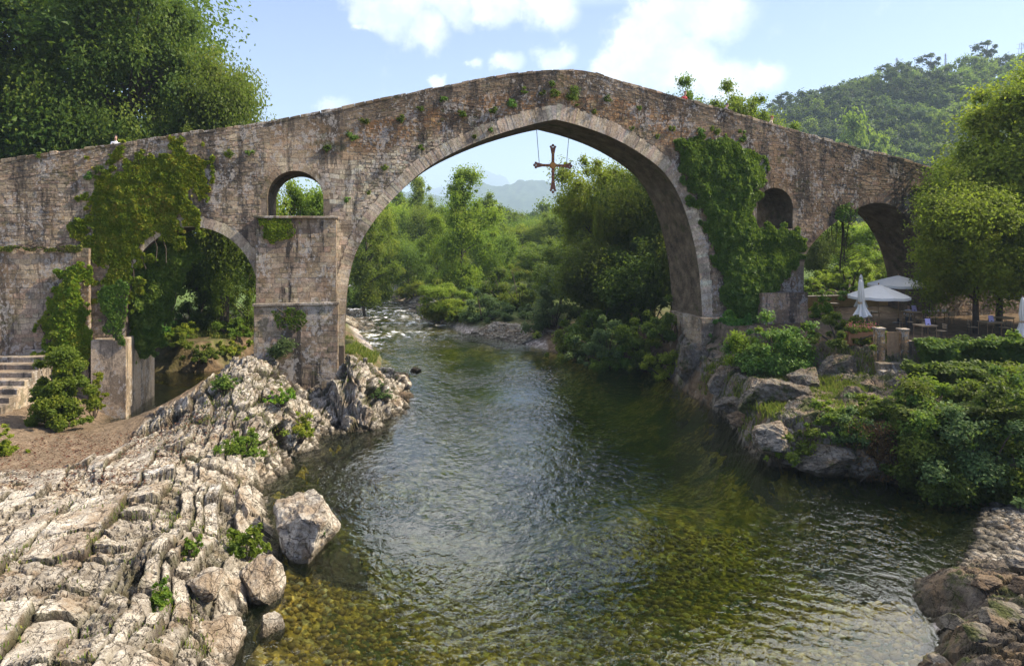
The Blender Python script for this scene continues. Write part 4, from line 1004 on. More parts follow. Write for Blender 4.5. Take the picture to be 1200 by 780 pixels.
face_plant('ivy', [(838, 366), (886, 372), (900, 400), (896, 436), (872, 452), (850, 440), (842, 405)], 9000, .22, .8, L_IVY, 'ivy falling over the foot of the right pier onto the rock', n0=-.7, seed=9, edge=.7)
face_plant('ivy', [(978, 240), (996, 236), (1006, 250), (1000, 262), (986, 262), (976, 254)], 500, .14, .3, L_IVY, 'small ivy sprig on the crown of the right hand arch', seed=12, edge=.4)
face_plant('moss_growth', [(303, 256), (345, 255), (352, 262), (340, 276), (318, 284), (305, 278)], 2600, .10, .25, L_LIME, 'bright moss and weeds on the top ledge of the buttress', 'plant', n0=-1.26, seed=13, edge=.25)
face_plant('moss_growth', [(318, 362), (352, 360), (358, 376), (345, 388), (325, 382)], 1500, .09, .15, L_MID, 'dark weeds below the lower ledge of the buttress', 'plant', n0=-1.44, seed=14, edge=.25)
face_plant('moss_growth', [(0, 289), (30, 287), (60, 290), (96, 288), (96, 294), (50, 295), (0, 295)], 1500, .10, .2, L_GRASS, 'line of grass growing along the ledge of the abutment wall', 'plant', n0=-.5, seed=15, edge=.15)

def tuft(name, at, r0, n, mat, label, group=None, leaf=.11, parentrot=True, cat='plant', seed=0, up=.5, flat=.8):
    r = np.random.default_rng(seed + 100); root = empty(name, at, BANG)
    K = 7; C = unit(K, r) * r0 * .6; C[:, 1] = -np.abs(C[:, 1]) * .7; C[:, 2] *= .9
    P, Nn, ti = clump_leaves(C, np.full(K, r0 * .5), n, seed, flat, np.zeros(3), up); Nn[:, 1] -= .4
    leaves(P, Nn, leaf * r.uniform(.6, 1.3, len(P)), ti, 'foliage', mat, root, aspect=.5)
    mb = MB()
    for i in range(3): mb.tube(np.array([[0, .1, 0], C[i] * .6, C[i]]), .012, 4, cap=False)
    mb.build('stem', BARK, root); tag(root, label, cat, group); return root
sp = [(493, 128, .28), (520, 117, .3), (541, 133, .33), (577, 128, .36), (599, 122, .42), (614, 106, .3), (635, 109, .28), (646, 98, .3), (650, 110, .4), (556, 160, .2), (575, 152, .2), (696, 131, .22), (712, 116, .34), (748, 127, .24), (787, 150, .3), (428, 140, .36), (412, 160, .42), (450, 196, .26), (494, 173, .26), (408, 234, .25), (432, 226, .2), (676, 124, .18), (740, 150, .2), (770, 160, .22), (384, 174, .3), (293, 178, .3), (268, 180, .34), (118, 200, .4), (105, 206, .34), (46, 182, .22), (470, 139, .34), (820, 154, .4), (838, 152, .45)]
for i, (px, py, r0) in enumerate(sp):
    u, z = fz(px, py)
    tuft('wall_plant', bw(u, -.05, z), r0, int(300 * (r0 / .3) ** 2), [L_DARK, L_IVY, L_MID][i % 3], 'small dark plant tuft rooted in the joints of the upper bridge wall', 'small plants rooted in the bridge wall', seed=i)
u, z = fz(668, 109); tuft('wall_plant', bw(u, -.1, z), .75, 1500, L_MID, 'largest leafy green bush rooted just above the keystone of the main arch', seed=50)
u, z = fz(366, 252); tuft('wall_plant', bw(u, -.3, z + .1), .45, 500, L_IVY, 'green plant on the right end of the left niche sill', seed=51)
u, z = fz(340, 392, -1.4); tuft('wall_plant', bw(u - .4, -1.6, z - .6), .9, 1800, L_GREY, 'pale leafy shrub rooted in the rock at the foot of the buttress', seed=52, leaf=.16)

# ------------------------------------------------------------------ hanging cross
cu, cz = fz(648, 194, 2.2); cross = empty('hanging_cross', bw(cu, 2.2, cz), BANG)
tag(cross, 'rusty metal cross with lobed tips hanging by two cables under the main arch', 'cross')
def cross_arm(L, w0, w1, horiz, sgn):
    w0, w1 = w0 * .8, w1 * .88
    m = MB(); pr_ = [(0, w0), (L * .55, w0 * .92), (L * .86, w1), (L * .90, w1)]
    for (a, wa), (b, wb) in zip(pr_[:-1], pr_[1:]):
        V = []
        for p_, q_ in ((a, wa), (b, wb)):
            for y_ in (-.07, .07):
                for s_ in (-1, 1): V.append((p_ * sgn, y_, s_ * q_) if horiz else (s_ * q_, y_, p_ * sgn))
        m.add(V, [(0, 1, 5, 4), (2, 6, 7, 3), (0, 4, 6, 2), (1, 3, 7, 5), (0, 2, 3, 1), (4, 5, 7, 6)])
    for da, db, rr in ((L * .93, -w1 * .9, .085), (L * .93, w1 * .9, .085), (L * 1.0, 0, .10)):
        c0 = (da * sgn, 0, db) if horiz else (db, 0, da * sgn); V, T = ICO2[0] * np.array([rr, .08, rr]) + np.array(c0), ICO2[1]; m.add(V, (), T)
    return m
for L, hz, sg in ((1.28, True, -1), (1.28, True, 1), (1.35, False, 1), (1.78, False, -1)):
    o = cross_arm(L, .11, .19, hz, sg).build('cross_arm', BRONZE, cross)
    for t in (.22, .42, .62): 
        c0 = np.array([L * t * sg, -.08, 0]) if hz else np.array([0, -.08, L * t * sg]); MB().add(ICO2[0] * np.array([.06, .035, .06]) + c0, (), ICO2[1]).build('stud', GOLD, o)
MB().lathe([(.0, -.11), (.19, -.11), (.22, -.08), (.22, .08), (.19, .11), (0, .11)], 20).build('disc', GOLD, cross).rotation_euler = (R_(90), 0, 0)
for sx in (-.95, .95):
    ut = cu + sx * 1.22; zt = np.interp(ut, MAIN[3:-3, 0], MAIN[3:-3, 1]) - cz
    MB().tube(np.array([[sx, 0, .10], [sx * 1.22, 0, zt + .05]]), .022, 5).build('cable', METAL, cross)

# ------------------------------------------------------------------ rocks standing free
boulder('boulder', (-6.7, 22.0, .45), (1.2, 1.5, 1.35), 4, 'largest pale grey boulder standing in the water at the bank edge', rz=.5, planes=22)
boulder('boulder', (-7.0, 19.0, .2), (.66, .8, .75), 9, 'pale angular boulder just below the leafy bush by the water', rz=.2, planes=14)
boulder('boulder', (-7.75, 17.4, 1.1), (.52, .5, .42), 12, 'white flat faced block lying on the strata left of the leafy bush', rz=.8, planes=8, strata=0)
boulder('boulder', (-7.2, 16.2, .15), (1.0, 1.0, .95), 15, 'rounded cracked boulder at the bottom edge of the foreground bank', rz=1.1, planes=20)
boulder('boulder', (-9.2, 23.4, .85), (.38, 1.3, .42), 18, 'long pale slab leaning beside the pool behind the largest boulder', rz=.35, planes=9)
boulder('boulder', (-6.2, 17.4, -.05), (.40, .45, .35), 19, 'small brown stone wet at the foot of the foreground bank', rz=.3, planes=9)
for i, (px, py, sx, sz, lab) in enumerate([(452, 428, 1.0, .55, 'pale tan river rock beside the buttress point'), (486, 425, .95, .42, 'dark wet river rock at the tip of the rock spit'), (470, 436, 1.3, .40, 'dark brown flat rock in front of the river spit'), (474, 455, .9, .42, 'brown rock at the water edge below the spit'), (477, 461, .30, .30, 'small orange brown stone at the water edge'),
        (408, 436, 1.0, 1.2, 'jagged tan rock against the right side of the buttress'), (432, 452, 1.1, .9, 'lumpy tan rock with a weed patch by the buttress')]):
    d = (H - .1) * F / (py + 8 - HY) if py < 500 else 20; x = (px - 600) / F * d
    boulder('river_rock', (x, d, max(.02, bank_z(x, d) * .6)), (sx * .62, sx * .55, sz * .8), 30 + i, lab, [ROCK, ROCK_DARK, ROCK_DARK, ROCK_DARK, ROCK_DARK, ROCK, ROCK][i], rz=i, planes=12)
# right bank
ROCK_PART = rock_mat('half_mossy_limestone', .75, .3)
for i, (px, py, z, dims, mt, lab) in enumerate([
        (905, 468, .9, (2.0, 1.6, 1.35), ROCK_MOSS, 'broad lichen whitened rock under the bushes of the right bank'),
        (912, 520, .35, (1.3, 1.3, 1.0), ROCK_PART, 'pale topped rock at the waterline of the right bank'),
        (860, 476, .1, (1.2, 1.2, .8), ROCK_MOSS, 'dark rock shelf at the foot of the right pier'),
        (812, 424, 1.2, (1.1, 1.1, 1.9), ROCK_MOSS, 'mossy upright rock left of the right pier'),
        (846, 450, .8, (1.1, 1.0, 1.2), ROCK_PART, 'pale rock the right pier stands on'),
        (985, 440, 2.6, (1.6, 1.2, 1.2), ROCK_MOSS, 'grey rock face left of the garden steps'),
        (945, 452, 2.0, (1.5, 1.2, 1.0), ROCK_MOSS, 'mottled rock below the clipped hedge'),
        (970, 545, .3, (2.2, 1.3, .85), ROCK_MOSS, 'long low rock bank touching the water on the right'),
        (1005, 470, 2.0, (1.3, 1.0, .8), ROCK_MOSS, 'brown rock below the garden steps'),
        (955, 480, 1.6, (1.1, .8, .7), ROCK_MOSS, 'small grey rock amid the grass of the right bank'),
        (872, 492, .0, (1.0, .9, .55), ROCK_DARK, 'low wet rock ledge at the dark water'),
        (1010, 548, .35, (1.2, 1.0, .9), ROCK_MOSS, 'shaded rock beside the hanging brown creeper'),
        (1010, 505, 1.2, (.8, .7, .6), ROCK_MOSS, 'half buried rock above the brown creeper'),
        (918, 512, 1.1, (.6, .6, .45), ROCK_PART, 'small pale stone on top of the waterline rock')]):
    p = hit(px, py); boulder('bank_rock', (p[0], p[1], p[2] + .1), tuple(.85 * v for v in dims), 60 + i, lab, mt, rz=i * 1.3, planes=16)
r_ = np.random.default_rng(14)
for i in range(14):
    px, py = r_.uniform(1075, 1230), r_.uniform(672, 790); q = gpt(px, py, .9); zb_ = float(RBASE(np.array([q[0]]), np.array([q[1]]))[0])
    if zb_ < .1: continue
    s_ = r_.uniform(.16, .42); boulder('ledge_rock', (q[0], q[1], zb_ + .1), (s_ * r_.uniform(.8, 1.4), s_, s_ * r_.uniform(.5, .8)), 90 + i, 'dark angular rock lying on the brown ledge at the lower right', [ROCK_DARK, ROCK_MOSS, ROCK_PART][i % 3], rz=i * 1.1, planes=12, group='loose rocks on the lower right ledge')
def pebbles(name, fn, n, lo, hi, seed, mat, label, cat):
    r = np.random.default_rng(seed); V0, F0 = ICO1; x, y = fn(n, r); z = ground(x, y)
    if name == 'cobbles':
        kk = z < -.22; x, y, z = x[kk], y[kk], z[kk]; n = len(x)
    s = r.uniform(lo, hi, n) * r.uniform(.6, 1.2, n); sq = np.stack([s * r.uniform(.8, 1.4, n), s * r.uniform(.8, 1.2, n), s * r.uniform(.45, .8, n)], 1)
    V = V0[None] * sq[:, None] * (1 + .12 * r.normal(size=(n, len(V0), 1))); V += np.stack([x, y, z + sq[:, 2] * .3], 1)[:, None]
    Fc = (F0[None] + (np.arange(n) * len(V0))[:, None, None]).reshape(-1, 3)
    o = mk(name, V.reshape(-1, 3), Fc, mat, smooth=True, attrs={'tint': np.repeat(r.random(n), len(V0)), 'crack': np.zeros(n * len(V0)), 'dirt': np.zeros(n * len(V0))})
    tag(o, label, cat, kind='stuff'); return o
PEB = rock_mat('river_pebbles', .8); BEDM, N = new_mat('river_bed_cobbles'); finish(N, N.ramp(N.attr('tint'), [(0, (.15, .095, .014)), (.5, (.32, .20, .028)), (.85, (.46, .31, .05)), (1, (.48, .42, .25))]), .8, N.noise(N.n('ShaderNodeTexCoord', out=3), 9, 4), .4, .03)
pebbles('gravel', lambda n, r: (r.uniform(11, 21, n), r.uniform(19, 25.3, n)), 9000, .03, .19, 1, PEB, 'grey rounded pebbles on the beach at the right', 'pebbles')
def bar(n, r):
    t = r.random(n); y = r.uniform(62.5, 69, n); return np.interp(y, yR, xR) + r.uniform(-1.6, 3.5, n), y
pebbles('gravel', bar, 5000, .08, .26, 2, PEB, 'pale gravel bar below the willows beyond the bridge', 'gravel')
def bar2(n, r):
    y = r.uniform(76, 115, n); return np.interp(y, yR, xR) + r.uniform(-1.5, 2.5, n), y
pebbles('gravel', bar2, 2200, .12, .45, 3, PEB, 'brown stones along the far river edge', 'gravel')
def bar3(n, r):
    y = r.uniform(72, 90, n); return np.interp(y, yL, xL) + r.uniform(-2.5, 2.5, n), y
pebbles('gravel', bar3, 1200, .12, .5, 4, PEB, 'brown stones by the rapids on the left river edge', 'gravel')
pebbles('cobbles', lambda n, r: (r.uniform(-8, 16, n), r.uniform(11, 27, n)), 16000, .03, .13, 5, BEDM, 'golden brown cobbles on the river bed', 'cobbles')

# ------------------------------------------------------------------ trees and shrubs
big_a = tree_proto('broadleaf_tree', 25, 9.5, 4, L_DARK, 150000, .34, 101, K=190, trunk_r=.5)
big_c = tree_proto('broadleaf_tree', 18, 6.6, 2.5, L_MID, 90000, .27, 103, K=130, trunk_r=.38)
tall_a = tree_proto('alder_tree', 17, 4.6, 1.5, L_LIME, 42000, .30, 104, 'tall', K=95, trunk_r=.22)
tall_b = tree_proto('alder_tree', 16, 4.4, 1.0, L_MID, 34000, .32, 105, 'tall', K=75, trunk_r=.22)
round_a = tree_proto('broadleaf_tree', 13, 5.0, .4, L_MID, 34000, .30, 106, K=75)
round_b = tree_proto('broadleaf_tree', 12, 5.2, .3, L_DARK, 34000, .30, 107, K=75)
round_c = tree_proto('broadleaf_tree', 12, 4.8, .3, L_LIME, 32000, .30, 108, K=65)
def zz_at(x, y): return gz1(x, y)
def pt(px, d): return ((px - 600) / F * d, d)
def plant_tree(proto, ph, pr0, px, d, top, wpx, label, base=None, rz=None, group=None, cat='tree'):
    """stand the tree on the ground at photo column px and distance d, as tall as photo row top"""
    x, y = pt(px, d); z = zz_at(x, y) if base is None else base
    ht = H + (HY - top) / F * d - z; wd = wpx / F * d / 2
    sx, sz = wd / (pr0 * 1.0), ht / ph
    return put(proto, (x, y, z), (sx, sx, sz), rz if rz is not None else random.uniform(0, 6.28), label, cat, group)
# the great trees behind the left half of the bridge
plant_tree(big_a, 25, 9.5, 60, 62, -70, 330, 'huge dark broadleaf tree towering behind the left end of the bridge', rz=.4)
plant_tree(big_a, 25, 9.5, 150, 58, -30, 210, 'huge dark tree overlapping the right side of the tallest left tree', rz=2.4)
plant_tree(big_c, 18, 6.6, 262, 56, 48, 165, 'lighter green tree with ragged sunlit edge at the right of the great left trees', rz=1.0)
plant_tree(big_a, 25, 9.5, -60, 60, -60, 260, 'dark tree cut by the left edge behind the bridge', rz=4.0)
plant_tree(round_b, 12, 5.2, 20, 58, 95, 180, 'dark undergrowth tree filling the gap low behind the left parapet', rz=1.5)
plant_tree(round_b, 12, 5.2, 130, 57, 105, 170, 'dark bushy tree just behind the left parapet below the great crowns', rz=2.9)
# seen through the left arch and the left niche
plant_tree(round_b, 12, 5.2, 165, 58, 240, 130, 'dark leafy tree behind the left arch beside the footing', rz=.3)
plant_tree(round_b, 12, 5.2, 235, 61, 238, 140, 'dense dark tree filling the middle of the left arch', rz=2.0)
plant_tree(round_a, 13, 5.0, 292, 57, 262, 62, 'sunlit green tree at the right side of the left arch', rz=4.1)
plant_tree(round_c, 12, 4.8, 352, 66, 196, 90, 'light green tree seen through the small left niche', rz=1.2)
plant_tree(round_a, 13, 5.0, 325, 72, 230, 90, 'mid green tree low behind the small left niche', rz=5.2)
# left bank upriver
plant_tree(tall_b, 16, 4.4, 428, 84, 236, 60, 'green alder close behind the left side of the main arch', rz=.7)
plant_tree(round_c, 12, 4.8, 455, 128, 222, 66, 'light green tree on the far left bank above the rapids', rz=.2)
plant_tree(tall_a, 17, 4.6, 490, 140, 205, 46, 'slim light green tree left of the tall alder', rz=2.2)
plant_tree(round_a, 13, 5.0, 425, 150, 250, 80, 'green tree low on the left bank beside the far rapids', rz=3.2)
plant_tree(round_a, 13, 5.0, 475, 165, 240, 70, 'green tree at the head of the river bend', rz=1.0)
for i, (px, d, top, wpx, pr, a, b, lab) in enumerate([(442, 104, 226, 54, round_c, 12, 4.8, 'bright tree leaning over the left bank of the rapids'), (462, 150, 214, 50, tall_b, 16, 4.4, 'tall slim tree behind the bright tree of the left bank'), (500, 122, 232, 52, round_a, 13, 5.0, 'full green tree left of the small yellow alder'), (528, 125, 238, 50, round_c, 12, 4.8, 'light tree filling the gap behind the tall airy alder'),
        (560, 135, 244, 56, round_a, 13, 5.0, 'green tree right behind the darker alder'), (582, 96, 262, 54, round_a, 13, 5.0, 'green tree at the right foot of the tall airy alder'), (612, 125, 258, 60, round_c, 12, 4.8, 'yellow green tree in the sunny gap below the mountains'), (645, 120, 246, 60, round_a, 13, 5.0, 'green tree just left of the tall lit crown'), (668, 140, 232, 60, round_b, 12, 5.2, 'dark tree peeping left of the tall lit crown'), (436, 118, 252, 50, round_a, 13, 5.0, 'bushy green tree at the left edge of the main arch view')]):
    plant_tree(pr, a, b, px, d, top, wpx, lab, rz=i * .9)
# the wooded island and right bank seen through the main arch
plant_tree(tall_a, 17, 4.6, 543, 88, 194, 76, 'tall airy yellow green alder in the middle of the main arch', rz=.5)
plant_tree(tall_a, 17, 4.6, 512, 96, 250, 46, 'small yellow green alder at the left foot of the tall one', rz=3.3)
plant_tree(tall_b, 16, 4.4, 572, 118, 222, 52, 'darker alder right behind the tall airy one', rz=1.4)
plant_tree(round_b, 12, 5.2, 600, 165, 240, 56, 'distant dark round tree right of the alders', rz=.9)
plant_tree(round_a, 13, 5.0, 630, 150, 252, 66, 'distant mid green round tree under the mountains', rz=2.9)
plant_tree(round_b, 12, 5.2, 650, 185, 244, 60, 'farthest dark tree below the hanging cross', rz=4.0)
plant_tree(round_c, 12, 4.8, 590, 110, 296, 64, 'yellow green bushy tree right of the tall alder foot', rz=5.1)
plant_tree(round_a, 13, 5.0, 628, 100, 282, 70, 'green rounded tree in the hollow left of the tall dark trees', rz=.4)
big_d = tree_proto('broadleaf_tree', 18, 6.6, 2.0, L_LIME, 90000, .27, 109, K=140, trunk_r=.36)  # lighter leaf colour stands in for sunlight on this crown
plant_tree(big_d, 18, 6.6, 706, 66, 165, 134, 'tall dense tree with lit crown right behind the hanging cross', rz=.2)
plant_tree(big_c, 18, 6.6, 764, 64, 168, 128, 'tall dark tree filling the right half of the main arch', rz=1.9)
plant_tree(round_b, 12, 5.2, 655, 74, 300, 80, 'dark bushy tree in the shade left of the tall trees', rz=3.1)
plant_tree(round_b, 12, 5.2, 742, 59, 270, 120, 'dark lower tree by the water inside the main arch', rz=2.1)
plant_tree(round_b, 12, 5.2, 812, 57, 240, 110, 'dark tree close behind the right pier of the main arch', rz=4.4)
plant_tree(tall_a, 17, 4.6, 701, 60, 240, 24, 'slender bright yellow sapling against the dark trees', rz=1.1)
plant_tree(round_b, 12, 5.2, 690, 61, 262, 90, 'dark tree filling the shade under the tall lit crown', rz=.6)
plant_tree(round_a, 13, 5.0, 726, 70, 225, 90, 'green tree wedged between the two tallest trees in the main arch', rz=1.6)
plant_tree(round_b, 12, 5.2, 785, 61, 262, 90, 'dark tree low beside the right pier vault', rz=2.6)
plant_tree(round_b, 12, 5.2, 665, 86, 268, 84, 'shadowed tree behind the willow of the gravel bar', rz=3.6)
for px, d, top, wpx, pr, a, b, lab in [(520, 78, 328, 66, round_c, 12, 4.8, 'yellow green shrub overhanging the river bend'), (478, 108, 278, 60, round_a, 13, 5, 'green shrub mass at the tip of the far gravel')]:
    plant_tree(pr, a, b, px, d, top, wpx, lab)
# behind the right half of the bridge
ptop = tree_proto('slender_tree', 20, 3.4, 8, L_MID, 30000, .28, 130, K=80, trunk_r=.2)
plant_tree(ptop, 20, 3.4, 808, 60, 84, 60, 'leafy tree top rising behind the parapet right of the crown', rz=.8)
plant_tree(ptop, 20, 3.4, 858, 61, 93, 74, 'fuller tree top behind the right parapet', rz=2.3)
plant_tree(ptop, 20, 3.4, 882, 63, 110, 60, 'bright low tree top behind the right parapet', rz=4)
plant_tree(ptop, 20, 3.4, 926, 62, 141, 52, 'small sunlit bush top peeping over the right parapet', rz=5)
plant_tree(round_c, 12, 4.8, 990, 74, 252, 90, 'sunlit garden tree seen through the right arch', rz=1, base=4)
plant_tree(round_c, 12, 4.8, 1025, 80, 248, 90, 'bright tree at the right in the garden beyond the right arch', rz=3, base=4)
plant_tree(round_b, 12, 5.2, 955, 72, 258, 50, 'dark tree at the left edge of the right arch', rz=2, base=4)
# big tree on the cafe terrace
terr = tree_proto('terrace_tree', 15.5, 6.2, 1.7, L_LIME, 120000, .25, 120, K=230, trunk_r=.3)
put(terr, (34.2, 44.6, 4), (1.22, 1.1, 1.06), .6, 'large sunlit green tree leaning over the cafe terrace at the right edge', 'tree')
terr2 = tree_proto('terrace_tree', 10.5, 4.2, 1.5, L_LIME, 90000, .19, 121, K=170, trunk_r=.17)
put(terr2, (28.3, 41.6, 4), 1.0, 0, 'smaller yellow green tree standing over the cafe tables', 'tree')
put(terr2, (31.6, 40.3, 4), (.9, .9, .92), 2.1, 'yellow green tree leaning over the right hand cafe tables', 'tree')
put(terr2, (32.2, 45.2, 4), (1.2, 1.1, 1.3), 4.0, 'tall leafy tree between the cafe tables and the great right tree', 'tree')
terr3 = tree_proto('terrace_tree', 7.5, 3.4, 2.4, L_DARK, 40000, .18, 122, K=100, trunk_r=.15)
put(terr3, (31.0, 40.5, 4), 1.0, 0, 'low dark tree shading the right hand tables', 'tree')

def shrub(w_, h_, mat, n, lf, seed, at, label, cat='shrub', group=None, s=1, name='shrub', K=34):
    o = shrub_proto(name, w_, h_, mat, n, lf, seed, K); o.location = tuple(at); tag(o, label, cat, group); return o
def edge_at(px, lo=46, hi=75):
    d = np.linspace(lo, hi, 600); x = (px - 600) / F * d; g = ground(x, d); i = int(np.argmax(g > .02)); return (x[i], d[i] + .5, -.15)
def on(px, py, z):
    return hit(px, py) if px > 780 else gpt(px, py, z)
def dn(px, d):
    x, y = pt(px, d); return (x, y, gz1(x, y))
def wall_ivy(name, x0, x1, y0, y1, z0, z1, n, mat, label, seed, leaf=.19, thick=1.2):
    r = np.random.default_rng(seed); t = r.random(n); v = r.random(n)
    x = x0 + (x1 - x0) * t; z = z0 + (z1 - z0) * v; yb = y0 + (y1 - y0) * t - (1 - v) * .9
    f1, f2, ic, ox, oz = voro2(x * 1.3, z * 1.3, seed); b = thick * (1.05 - .7 * f1) * np.clip(.7 + 1.3 * fbm2(x * .6, z * .6, 3, seed), .1, 2)
    top_ = r.random(n) < .25; y = yb - b * np.power(r.random(n), .4); y = np.where(top_, yb + r.uniform(-.5, .7, n), y); z = np.where(top_, z1 + .45 * fbm2(x * .8, y, 3, seed) + r.uniform(-.1, .25, n), z)
    Nn = np.stack([ox, -.8 + 0 * x, oz + .5], 1) + r.normal(size=(n, 3)) * .4; Nn[top_] += np.array([0, .5, .8])
    root = empty(name, ((x0 + x1) / 2, (y0 + y1) / 2, z0)); P = np.stack([x, y, z], 1) - np.array(root.location)
    leaves(P, Nn, leaf * r.uniform(.7, 1.3, n), np.clip(.2 + .5 * r.random(n) + .25 * ic, 0, 1), 'foliage', mat, root, .85)
    mb = MB()
    for i in range(8):
        a = np.array([x0 + (x1 - x0) * (i + .5) / 8, y0 + (y1 - y0) * (i + .5) / 8 - .2, z1]) - np.array(root.location); mb.tube(np.array([a, a + (.1, -.2, -(z1 - z0) * .5), a + (-.1, -.5, -(z1 - z0))]), .03, 4, cap=False)
    mb.build('stem', BARK, root); tag(root, label, 'ivy'); return root
# river edge beyond the bridge
shrub(5.5, 3.4, L_GREY, 15000, .22, 201, dn(566, 72), 'grey green willow bush on the left end of the gravel bar')
shrub(5.0, 3.6, L_LIME, 14000, .24, 202, dn(523, 79), 'yellow green bush hanging over the water at the river bend')
shrub(5.6, 4.4, L_GREY, 17000, .22, 203, dn(648, 65), 'grey green willow bush right of the gravel bar')
shrub(4.2, 2.8, L_MID, 12000, .20, 204, edge_at(670), 'mid green bush at the water edge in the shade')
shrub(4.6, 2.0, L_MID, 12000, .20, 205, edge_at(738), 'low bright green bush drooping into the dark water')
shrub(5.0, 3.4, L_DARK, 14000, .22, 206, dn(700, 57), 'dark bush on the shaded far water edge')
shrub(4.0, 3.0, L_DARK, 12000, .22, 207, dn(775, 54), 'dark bush left of the mossy upright rock')
shrub(4.5, 4.6, L_MID, 14000, .24, 208, dn(610, 78), 'green bush behind the gravel bar')
shrub(6, 4.2, L_DARK, 14000, .26, 209, dn(590, 84), 'shadowed bush between the two willows')
shrub(4.4, 4.0, L_LIME, 12000, .24, 210, dn(487, 100), 'olive bush standing on the far river point')
shrub(6, 5.5, L_MID, 12000, .32, 211, dn(455, 150), 'green bush beside the farthest rapids')
shrub(5, 4.5, L_MID, 12000, .28, 212, dn(418, 96), 'green bush low behind the left pier of the main arch')
shrub(3.6, 2.4, L_LIME, 8000, .18, 213, edge_at(786), 'small bright bush under the right pier')
shrub(5.0, 4.2, L_DARK, 14000, .24, 232, dn(722, 60), 'dense dark bush under the tallest trees of the main arch')
shrub(4.6, 4.4, L_DARK, 14000, .24, 233, dn(760, 57.5), 'tall shadowed bush near the right pier of the main arch')
shrub(4.2, 3.2, L_MID, 12000, .22, 234, dn(690, 60.5), 'mid green bush between two dark ones on the shaded bank')
shrub(3.6, 2.2, L_GREY, 9000, .2, 235, dn(628, 71), 'small grey bush at the right end of the gravel bar')
shrub(3.2, 2.4, L_LIME, 9000, .2, 236, dn(540, 74.5), 'light bush at the left end of the gravel bar')
shrub(3.4, 1.8, L_MID, 8000, .2, 237, edge_at(716), 'leafy bush spilling over the dark water under the main arch')
shrub(3.0, 2.2, L_DARK, 8000, .2, 238, edge_at(760), 'dark bush at the water right of the drooping bright one')
shrub(3.2, 1.9, L_GREY, 8000, .2, 239, edge_at(690), 'grey green bush at the waterline under the hanging cross')
shrub(4.4, 2.6, L_DARK, 11000, .2, 251, dn(225, 57), 'dark bush on the earth bank beyond the left arch')
shrub(3.2, 1.6, L_MID, 8000, .18, 252, dn(270, 55), 'leafy bush at the right foot of the left arch')
shrub(2.6, 1.2, L_IVYY, 5000, .16, 253, dn(196, 51.5), 'yellow green plants by the creek under the left arch')
for i, (px, py, ww, hh, mt, lab) in enumerate([(748, 416, 3.4, 3.0, L_MID, 'big leafy bush on the bank under the tall dark trees'), (780, 412, 3.0, 3.2, L_DARK, 'dark bush covering the bank beside the mossy upright rock'), (712, 416, 3.2, 2.8, L_GREY, 'grey green bush on the bank left of the big leafy one')]):
    shrub(ww, hh, mt, 11000, .2, 280 + i, edge_at(px) if False else hit(px, py, 44, 75), lab)
for i, (px, py, ww, hh, mt, lab) in enumerate([(205, 436, 2.4, 1.5, L_MID, 'leafy plants on the earth edge of the creek under the left arch'), (238, 424, 2.6, 1.4, L_DARK, 'dark plants above the creek under the left arch'), (268, 414, 2.2, 1.1, L_IVYY, 'golden green plants right of the creek under the left arch')]):
    shrub(ww, hh, mt, 6000, .16, 270 + i, hit(px, py), lab)
wall_ivy('ivy', 19.0, 31.0, 33.0, 31.2, .9, 3.5, 44000, L_DARK, 'middle fold of ivy on the bank between the terrace hedge and the water', 305)  # dark leaf colour paints in the shade of the terrace tree
wall_ivy('ivy', 15.4, 20.6, 28.0, 26.8, -.1, 2.9, 30000, L_DARK, 'dark ivy sheet hanging down to the water at the right', 303)  # leaves coloured dark in place of tree shade, as on the fold above
wall_ivy('ivy', 20.0, 25.0, 26.9, 26.3, -.1, 3.2, 26000, L_DARK, 'dark creeper wall above the pebble beach at the right edge', 304)
# beyond the left arch
shrub(4, 2.2, L_IVY, 9000, .2, 215, dn(182, 55), 'ivy mound on the bank beyond the left arch')
shrub(2.4, 1.4, L_LIME, 5000, .16, 216, dn(212, 53), 'small sunlit weed patch beyond the left arch')
shrub(5, 4, L_DARK, 11000, .22, 217, dn(262, 60), 'dark bush at the back of the left arch')
# left bank
shrub(2.2, 4.1, L_MID, 48000, .14, 220, on(42, 512, 1.3) + np.array([-.1, 1.4, 0]), 'dense tall bush of creeper beside the stone stairs', 'bush', K=110)
shrub(.9, 1.8, L_LIME, 6000, .13, 221, on(76, 497, 1.3) + np.array([0, 2.2, 0]), 'lighter creeper leaning on the footing wall', 'bush')
shrub(1.25, 1.25, L_MID, 2600, .15, 222, on(287, 655, .5), 'leafy green bush among the strata beside the largest boulder', 'bush')
shrub(.75, .65, L_MID, 1100, .12, 223, on(187, 712, 1.35), 'small leafy plant in a crack of the foreground strata', 'plant', name='rock_plant')
shrub(.55, .55, L_MID, 800, .11, 224, on(225, 652, 1.5), 'thin green plant between two long slabs', 'plant', name='rock_plant')
shrub(1.7, 1.0, L_MID, 3600, .13, 225, on(284, 530, 1.3), 'low green creeper spread on the rocks below the buttress', 'plant', name='rock_plant')
shrub(1.2, .8, L_IVY, 2000, .12, 226, on(264, 455, 2.8), 'pale weeds on the rock ridge left of the buttress', 'plant', name='rock_plant')
shrub(1.4, 1.2, L_IVYY, 2600, .12, 227, on(352, 512, .7), 'yellow moss and weeds in the cleft above the pool', 'plant', name='rock_plant')
shrub(1.2, .8, L_GREY, 1800, .12, 228, on(443, 465, 1.1), 'grey green weed patch on the rock spit', 'plant', name='rock_plant')
shrub(.6, .3, L_IVY, 500, .09, 229, (-6.0, 21.3, .75), 'tiny green plant growing on the side of the largest boulder', 'plant', name='rock_plant')
shrub(1.4, .7, L_IVYY, 1500, .12, 230, on(330, 470, 2.2), 'yellow tufts between the white rocks under the buttress', 'plant', name='rock_plant')
